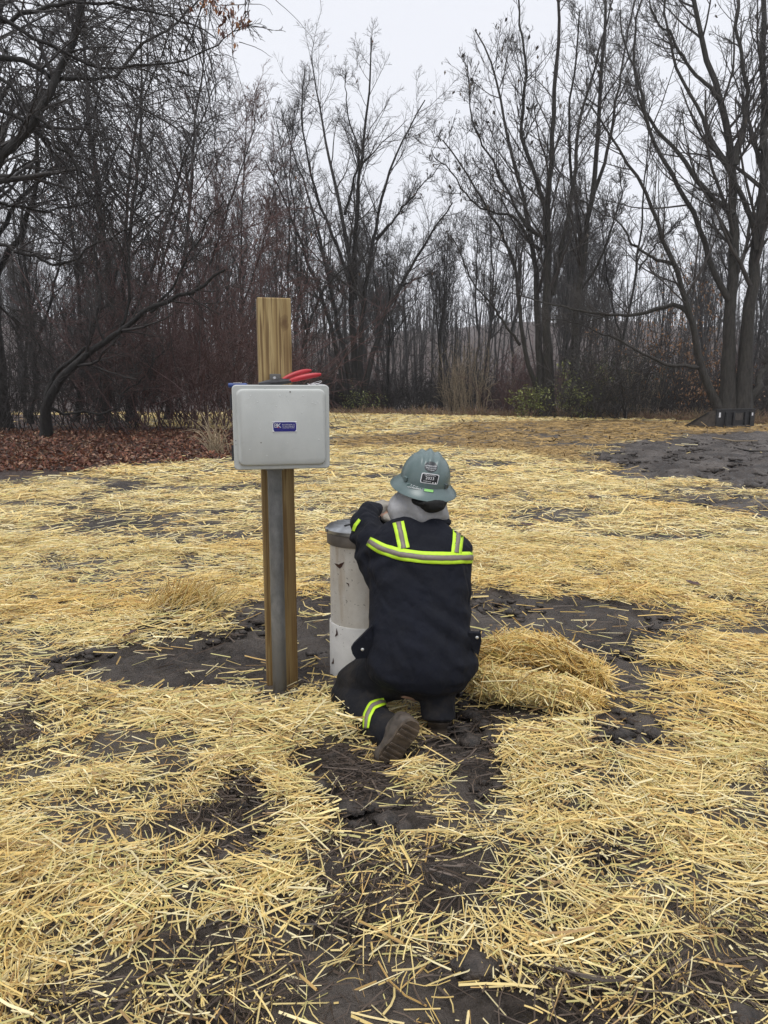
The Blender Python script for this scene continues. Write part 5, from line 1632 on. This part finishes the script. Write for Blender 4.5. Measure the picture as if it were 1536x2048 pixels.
# ------------------------------------------------------------------ peeled mat of straw beside the worker
def strands_on(V, F, n, r, l=(0.05, 0.13), wd=0.0045, lift=0.008, along=None, spread=0.9):
    V = np.array([tuple(v) for v in V]); T = []
    for f in F:
        for k in range(1, len(f) - 1): T.append((f[0], f[k], f[k + 1]))
    T = np.array(T); A, B, C = V[T[:, 0]], V[T[:, 1]], V[T[:, 2]]
    nn = np.cross(B - A, C - A); ar = np.linalg.norm(nn, axis=1); nn = nn / (ar[:, None] + 1e-12)
    cen = V.mean(0); flip = np.sum(nn * ((A + B + C) / 3 - cen), 1) < 0; nn[flip] *= -1
    i = r.choice(len(T), n, p=ar / ar.sum()); a, b = r.random(n), r.random(n); k = a + b > 1; a[k], b[k] = 1 - a[k], 1 - b[k]
    p = A[i] + (B[i] - A[i]) * a[:, None] + (C[i] - A[i]) * b[:, None]; N = nn[i]
    d = r.normal(0, spread, (n, 3)) + (np.asarray(along) if along is not None else 0)
    d = d - N * np.sum(d * N, 1)[:, None]; d = nrm(d) + N * r.normal(0, 0.09, (n, 1)); d = nrm(d)
    c = straw_colors(n, p[:, 0], p[:, 1], np.zeros(n), np.zeros(n), r)
    return strand_mesh(p + N * (r.random(n) * lift)[:, None], d, N, r.uniform(l[0], l[1], n), wd * r.uniform(0.5, 1.3, n), r.normal(0, 0.06, n), 3, 2), c

MAT['straw_core'] = simple('packed_straw', (0.20, 0.135, 0.055), 0.9, 0.5, 60, 0, 0.8)
def straw_mat():
    r = np.random.default_rng(77)
    def sec(u, v, Y, a, b): return (W(u, v, Y), a, b, (0.35, 0.3, 0.9))
    c0 = W(1080, 1360, 3.1)
    root = empty('straw_mat', (c0[0], c0[1], 0)); org = np.array([c0[0], c0[1], 0])
    lofts = [
        ('fold', [sec(965, 1320, 3.20, .036, .07), sec(1005, 1300, 3.22, .050, .085), (W(1050, 1295, 3.23), .056, .09, (.35, .3, .9)), sec(1110, 1308, 3.22, .054, .085), sec(1155, 1328, 3.19, .042, .070), sec(1190, 1346, 3.15, .032, .050), sec(1210, 1362, 3.12, .010, .03)], 2400, (1, 0.1, -0.35)),
        ('sheet', [sec(955, 1362, 3.02, .042, .07), sec(985, 1368, 3.02, .056, .11), sec(1040, 1376, 3.01, .056, .13), sec(1095, 1386, 2.99, .046, .12), sec(1145, 1394, 2.99, .032, .10), sec(1182, 1398, 3.0, .014, .07)], 3400, (0.4, 0.2, 0.3)),
    ]
    for nm, secs, n, al in lofts:
        V, F = loft(secs, 18, 2.2)
        Vj = [Vector(v) + Vector(r.normal(0, 0.008, 3)) for v in V]
        m = MB(); m.add([v - Vector(org) for v in Vj], F); part = m.build(nm, MAT['straw_core'], root)
        (SV, SF, rn), c = strands_on(Vj, F, n, r, along=al, spread=0.6)
        (S2, F2, _), c2 = strands_on(Vj, F, n // 7, r, l=(0.10, 0.24), lift=0.02, along=al, spread=1.0)
        S2 = S2 + np.repeat(r.normal(0, 0.012, (n // 7, 3)), rn, 0)
        SF = np.concatenate([SF, F2 + len(SV)]); SV = np.concatenate([SV, S2]); c = np.concatenate([c, c2])
        o = obj_np('stalks', SV - org, SF, MAT['straw'], part, colors=np.repeat(c, rn, 0)); o['kind'] = 'stuff'
    tag(root, 'thick peeled mat of straw folded over in the mud right of the worker', 'straw mat')
    # tuft standing up in the straw left of the post
    q = G(378, 1235); n = 420
    p = np.stack([q[0] + r.normal(0, 0.11, n), q[1] + r.normal(0, 0.08, n), np.zeros(n)], -1); p[:, 2] = H(p[:, 0], p[:, 1]) + r.uniform(0.0, 0.07, n)
    d = nrm(np.stack([0.55 + r.normal(0, 0.35, n), r.normal(0, 0.35, n), 0.65 + r.normal(0, 0.30, n)], -1))
    c = straw_colors(n, p[:, 0], p[:, 1], np.zeros(n), np.zeros(n), r) * np.array([0.95, 0.92, 0.9])
    SV, SF, rn = strand_mesh(p, d, np.tile([0, -1.0, 0.3], (n, 1)), r.uniform(0.10, 0.24, n), 0.0045 * r.uniform(0.6, 1.3, n), r.normal(0, 0.06, n), 3, 2)
    o = obj_np('straw_tuft', SV, SF, MAT['straw'], colors=np.repeat(c, rn, 0)); tag(o, 'ruffled tuft of straw standing up left of the post', 'straw tuft', kind='stuff')
straw_mat()

# ------------------------------------------------------------------ loader bucket at the far right
def bucket():
    Y0 = 26.0
    c = W(1432, 852, Y0); zb = Hs(c[0], c[1])
    root = empty('loader_bucket', (c[0], c[1], zb), 0)
    # local axes: back panel runs right and away, the floor runs left and away
    pr = W(1508, 851, Y0 + 1.2); bv = Vector((pr[0] - c[0], pr[1] - c[1], 0)); bw = bv.length; bx = bv.normalized()
    pl = W(1368, 850, Y0 + 0.9); fv = Vector((pl[0] - c[0], pl[1] - c[1], 0)); fl = fv.length; fy = fv.normalized()
    M_ = Matrix(((bx.x, fy.x, 0, 0), (bx.y, fy.y, 0, 0), (0, 0, 1, 0), (0, 0, 0, 1)))
    h = 0.62
    def put(nm, mk, mat, par=root):
        m = MB(); mk(m); return m.build(nm, MAT[mat], par)
    bp_ = put('back_panel', lambda m: m.box((bw / 2, 0.02, h / 2), (bw, 0.04, h), T=M_), 'bucket')
    put('floor_plate', lambda m: m.box((bw / 2, fl / 2, 0.012), (bw - 0.05, fl, 0.024), T=M_), 'bucket')
    prof = [(0.045, 0.0), (fl, 0.0), (fl, 0.03), (0.30, h - 0.06), (0.12, h), (0.045, h)]
    for x, nm in ((0.0, 'side_plate'), (bw - 0.03, 'side_plate')):
        put(nm, lambda m: m.prism([(a, b) for a, b in prof], 'x', x, x + 0.03, T=M_), 'bucket_side')
    put('cutting_edge', lambda m: m.box((bw / 2, fl + 0.04, 0.015), (bw + 0.02, 0.16, 0.03), T=M_), 'bucket')
    put('top_lip', lambda m: m.box((bw / 2, 0.05, h + 0.022), (bw + 0.03, 0.16, 0.04), T=M_), 'bucket')
    put('side_edge', lambda m: m.add([(-0.012, a, b) for a, b in ((fl, 0.03), (0.30, h - 0.06), (0.27, h - 0.10), (fl - 0.05, 0.0))] + [(-0.001, a, b) for a, b in ((fl, 0.03), (0.30, h - 0.06), (0.27, h - 0.10), (fl - 0.05, 0.0))],
        [(0, 1, 2, 3), (7, 6, 5, 4), (0, 4, 5, 1), (1, 5, 6, 2), (2, 6, 7, 3), (3, 7, 4, 0)], T=M_), 'bucket')
    for f in (0.22, 0.42, 0.72, 0.86):
        put('rib', lambda m: m.box((bw * f, -0.03, h / 2 - 0.02), (0.05 if f in (0.22, 0.86) else 0.09, 0.06, h - 0.10), T=M_, bev=0.008), 'bucket', bp_)
    put('coupler_plate', lambda m: m.box((bw * 0.57, -0.012, h * 0.62), (bw * 0.2, 0.02, h * 0.4), T=M_), 'bucket_side', bp_)
    put('bottom_rail', lambda m: m.box((bw * 0.57, -0.03, 0.05), (bw * 0.62, 0.055, 0.05), T=M_), 'bucket_side', bp_)
    for f, w_, h_ in ((0.075, 0.10, 0.17), (0.93, 0.085, 0.11)):
        put('warning_label', lambda m: m.box((bw * f, -0.004, h * 0.74), (w_, 0.006, h_), T=M_), 'white', bp_)
    tag(root, 'black steel loader bucket lying on the ground below the massive tree', 'bucket')
bucket()

# ------------------------------------------------------------------ leaf litter, loose leaves, twigs
def litter():
    r = np.random.default_rng(31)
    n = 26000
    y = r.uniform(12.5, 46, n); x = r.uniform(-0.62, 0.62, n) * y
    y2 = r.uniform(12, 25, 22000); x = np.r_[x, r.uniform(-0.85, -0.15, 22000) * y2]; y = np.r_[y, y2]; n = len(x)
    d, ba, tr, wet, lit = masks(x, y)
    keep = r.random(n) < lit * np.where(y < 34, 1.0, 0.8)
    x, y = x[keep], y[keep]; n = len(x)
    p = np.stack([x, y, H(x, y) + r.uniform(0.0, 0.05, n)], -1)
    cs = [(0.15, 0.050, 0.026), (0.19, 0.072, 0.036), (0.09, 0.030, 0.018), (0.25, 0.12, 0.065), (0.12, 0.038, 0.02), (0.30, 0.19, 0.12)]
    o = leaf_cloud('leaf_litter', p, 0.095, cs, None, r, 0.0); tag(o, 'red brown fallen leaves covering the ground under the trees', 'leaves', kind='stuff')
    spots = [(1052, 1060, 0.07, 'reddish leaf on the straw right of the shoulder'), (372, 962, 0.13, 'dark leaf on the straw near the litter edge left'), (560, 1010, 0.07, 'small brown leaf on the straw right of the post'),
             (262, 1285, 0.05, 'brown leaf at the edge of the mud left of the post'), (1385, 1180, 0.05, 'brown leaf by the small mud hole at right'), (1180, 1000, 0.08, 'brown leaf on pale straw below the wet mud')]
    for i, (u, v, s_, lab) in enumerate(spots):
        g = G(u, v); z = Hs(g[0], g[1]) + 0.045
        sh = [(-1, 0.0), (-0.5, -0.45), (0.0, -0.3), (0.4, -0.55), (1.1, 0.0), (0.4, 0.5), (0.0, 0.3), (-0.5, 0.4)]
        m = MB(); V = [(a * s_, b * s_, 0.25 * s_ * abs(b) + 0.12 * s_ * a * a) for a, b in sh]; V2 = [(a, b, c - 0.0015) for a, b, c in V]; k = len(V)
        m.add(V + V2, [tuple(range(k)), tuple(range(2 * k - 1, k - 1, -1))] + [(j, (j + 1) % k, k + (j + 1) % k, k + j) for j in range(k)])
        o = m.build('dead_leaf', MAT['pebble_leaf']); o.location = (g[0], g[1], z); o.rotation_euler = (0.2, 0.15, i * 1.4); tag(o, lab, 'leaf', 'single leaves fallen on the straw')
    for pts, lab in (([(1425, 878), (1470, 884), (1515, 884)], 'thin pale stick lying across the far mud'), ([(1462, 897), (1500, 905), (1545, 906)], 'dark stick half sunk in the far mud')):
        P_ = [Vector((*G(u, v), 0)) for u, v in pts]
        for p_ in P_: p_.z = Hs(p_.x, p_.y) + 0.03
        m = MB(); m.tube(P_, [0.022, 0.018, 0.008], 6); o = m.build('stick', MAT['weed'] if 'pale' in lab else MAT['bark_dark'], None, True); tag(o, lab, 'stick')
    # low fringe of dead grass along the far edge of the field
    k = 5200; uu = r.uniform(480, 1640, k); vv = np.interp(uu, [480, 960, 1300, 1420, 1700], [824, 831, 837, 845, 853]) - np.abs(r.normal(0, 3.0, k)) + 1.0
    g = np.array([G(a, b) for a, b in zip(uu, vv)]); p = np.stack([g[:, 0], g[:, 1], H(g[:, 0], g[:, 1]) - 0.02], -1)
    D = np.stack([r.normal(0, 0.6, k), r.normal(0, 0.6, k), np.ones(k)], -1)
    P, Rr = grow(p, D, r.uniform(0.2, 0.75, k) * (0.4 + fbm(uu * 0.02, uu * 0, 3, 3)), np.full(k, 0.014), 2, 0.2, -0.1, r, 0.4, -0.4)
    t_ = Tubes().add(P, Rr, 3); V_ = np.concatenate(t_.V); cc = np.array([(0.20, 0.12, 0.065), (0.26, 0.17, 0.09), (0.13, 0.065, 0.04), (0.16, 0.13, 0.06)])[r.integers(0, 4, k)]
    o = obj_np('dead_grass', V_, np.concatenate(t_.F), MAT['leaf'], colors=np.repeat(cc, 9, 0)); tag(o, 'low brown dead grass fringing the far edge of the field', 'grass', kind='stuff')
    # tuft of long dry grass by the box
    q = G(432, 908); k = 46
    p = np.stack([q[0] + r.normal(0, 0.10, k), q[1] + r.normal(0, 0.15, k), np.full(k, 0.0)], -1); p[:, 2] = H(p[:, 0], p[:, 1])
    D = np.stack([r.normal(0, 0.35, k), r.normal(0, 0.3, k), np.ones(k)], -1)
    P, Rr = grow(p, D, r.uniform(0.5, 1.1, k), np.full(k, 0.011), 6, 0.10, 0.05, r, 0.3, -0.5)
    o = Tubes().add(P, Rr, 3).obj('grass_tuft', MAT['weed']); tag(o, 'tuft of long dry grass drooping left of the grey box', 'grass', kind='stuff')
    # drooping cluster of oak leaves, top left, on a twig of the big left tree
    root = empty('oak_spray', W(400, -30, 13.0)); org = np.array(root.location)
    tag(root, 'hanging spray of dark red oak leaves at the top edge left of the sky gap', 'branch')
    tw = []
    for path in ([(360, -60), (400, -20), (440, 15), (470, 40), (492, 52)], [(430, 0), (445, 40), (450, 62)], [(455, 20), (470, 80), (468, 105)], [(440, 10), (540, 8), (545, 30)], [(500, -40), (560, 8), (590, 35), (625, 75)], [(478, 84), (520, 95), (545, 115)], [(467, 20), (466, 120), (480, 160), (500, 215)]):
        tw.append(resample(np.array([W(u, v, 13 + 0.1 * i) for i, (u, v) in enumerate(path)]), 10, r, 0.008))
    t_ = Tubes().add(np.array(tw), np.tile(np.linspace(0.008, 0.003, 10), (len(tw), 1)), 4); t_.obj('twig', MAT['twig'], root, origin=org)
    pts = []
    for u, v, k, s_ in ((440, 8, 22, 16), (462, 26, 20, 12), (482, 40, 18, 9), (492, 36, 8, 6), (449, 58, 9, 7), (380, 14, 5, 6), (405, 0, 9, 10), (474, 84, 4, 3), (470, 98, 4, 4), (425, 2, 8, 8)):
        for _ in range(k): pts.append(W(u + r.normal(0, s_), v + r.normal(0, s_ * 0.7), 13 + r.normal(0, 0.2)))
    lo = leaf_cloud('leaves', np.array(pts), 0.105, REDLEAF, root, r, 1.0, org); lo['kind'] = 'stuff'
litter()

def clods():
    r = np.random.default_rng(63)
    n = 15000
    y = r.uniform(1.2, 5.6, n); x = r.uniform(-0.6, 0.6, n) * (y + 0.5)
    y = np.r_[y, r.uniform(8, 20, 3000)]; x = np.r_[x, r.uniform(0.24, 0.62, 3000) * y[n:]]; n = len(x)
    d, ba, tr, wet, lit = masks(x, y)
    cl = smooth(0.42, 0.6, fbm(x * 2.5, y * 2.5, 67, 3))
    k = r.random(n) < np.clip(ba + 0.55 * tr, 0, 1) * cl
    for ex, ey, er in EXCL: k &= (x - ex) ** 2 + (y - ey) ** 2 > er * er
    x, y = x[k], y[k]; n = len(x)
    t = (1 + 5 ** 0.5) / 2
    IV = nrm(np.array([[-1, t, 0], [1, t, 0], [-1, -t, 0], [1, -t, 0], [0, -1, t], [0, 1, t], [0, -1, -t], [0, 1, -t], [t, 0, -1], [t, 0, 1], [-t, 0, -1], [-t, 0, 1]], float))
    IF = np.array([[0, 11, 5], [0, 5, 1], [0, 1, 7], [0, 7, 10], [0, 10, 11], [1, 5, 9], [5, 11, 4], [11, 10, 2], [10, 7, 6], [7, 1, 8], [3, 9, 4], [3, 4, 2], [3, 2, 6], [3, 6, 8], [3, 8, 9], [4, 9, 5], [2, 4, 11], [6, 2, 10], [8, 6, 7], [9, 8, 1]])
    s = np.clip(r.lognormal(-4.35, 0.55, n), 0.004, 0.045) * np.where(y > 7, 2.2, 1.0)
    V = IV[None] * r.uniform(0.65, 1.25, (n, 12, 1)) * (s[:, None] * np.stack([r.uniform(0.8, 1.6, n), r.uniform(0.8, 1.4, n), r.uniform(0.45, 0.8, n)], -1))[:, None, :]
    V = V + np.stack([x, y, H(x, y) - 0.012 * 1.0 + s * 0.1], -1)[:, None, :]
    F = IF[None] + (np.arange(n) * 12)[:, None, None]
    m = NT('wet_mud'); f = m.noise(m.coords(), 30, 4)
    m.base(m.ramp(f, [(0.35, (0.014, 0.011, 0.009)), (0.7, (0.075, 0.059, 0.049))])); m.set(Roughness=0.6); m.bump(m.noise(m.coords(), 120, 4), 0.8, 0.01)
    o = obj_np('mud_clods', V.reshape(-1, 3), F.reshape(-1, 3), m.m, smooth=True); tag(o, 'wet clods of churned mud on the bare ground', 'mud', kind='stuff')
clods()

EXCL += [(*W(1060, 1350, 3.1)[:2], 0.05)]
straw_field()

# ------------------------------------------------------------------ misty air
def haze():
    m = bpy.data.materials.new('mist'); m.use_nodes = True; t = m.node_tree; t.nodes.clear()
    out = t.nodes.new('ShaderNodeOutputMaterial'); v = t.nodes.new('ShaderNodeVolumePrincipled')
    v.inputs['Color'].default_value = (0.93, 0.94, 0.96, 1); v.inputs['Density'].default_value = HAZE; v.inputs['Anisotropy'].default_value = 0.2
    t.links.new(v.outputs[0], out.inputs['Volume'])
    co = np.array([v_.co[:] for v_ in ground.data.vertices])
    a = co.min(0) - 3; b = co.max(0) + 3; a[2] = co[:, 2].min() - 1.0; b[2] = 62
    mb = MB(); mb.box(tuple((a + b) / 2), tuple(b - a)); o = mb.build('haze', m); tag(o, 'thin grey mist filling the air of the clearing', 'mist', kind='stuff')
HAZE = 0.0007
haze()
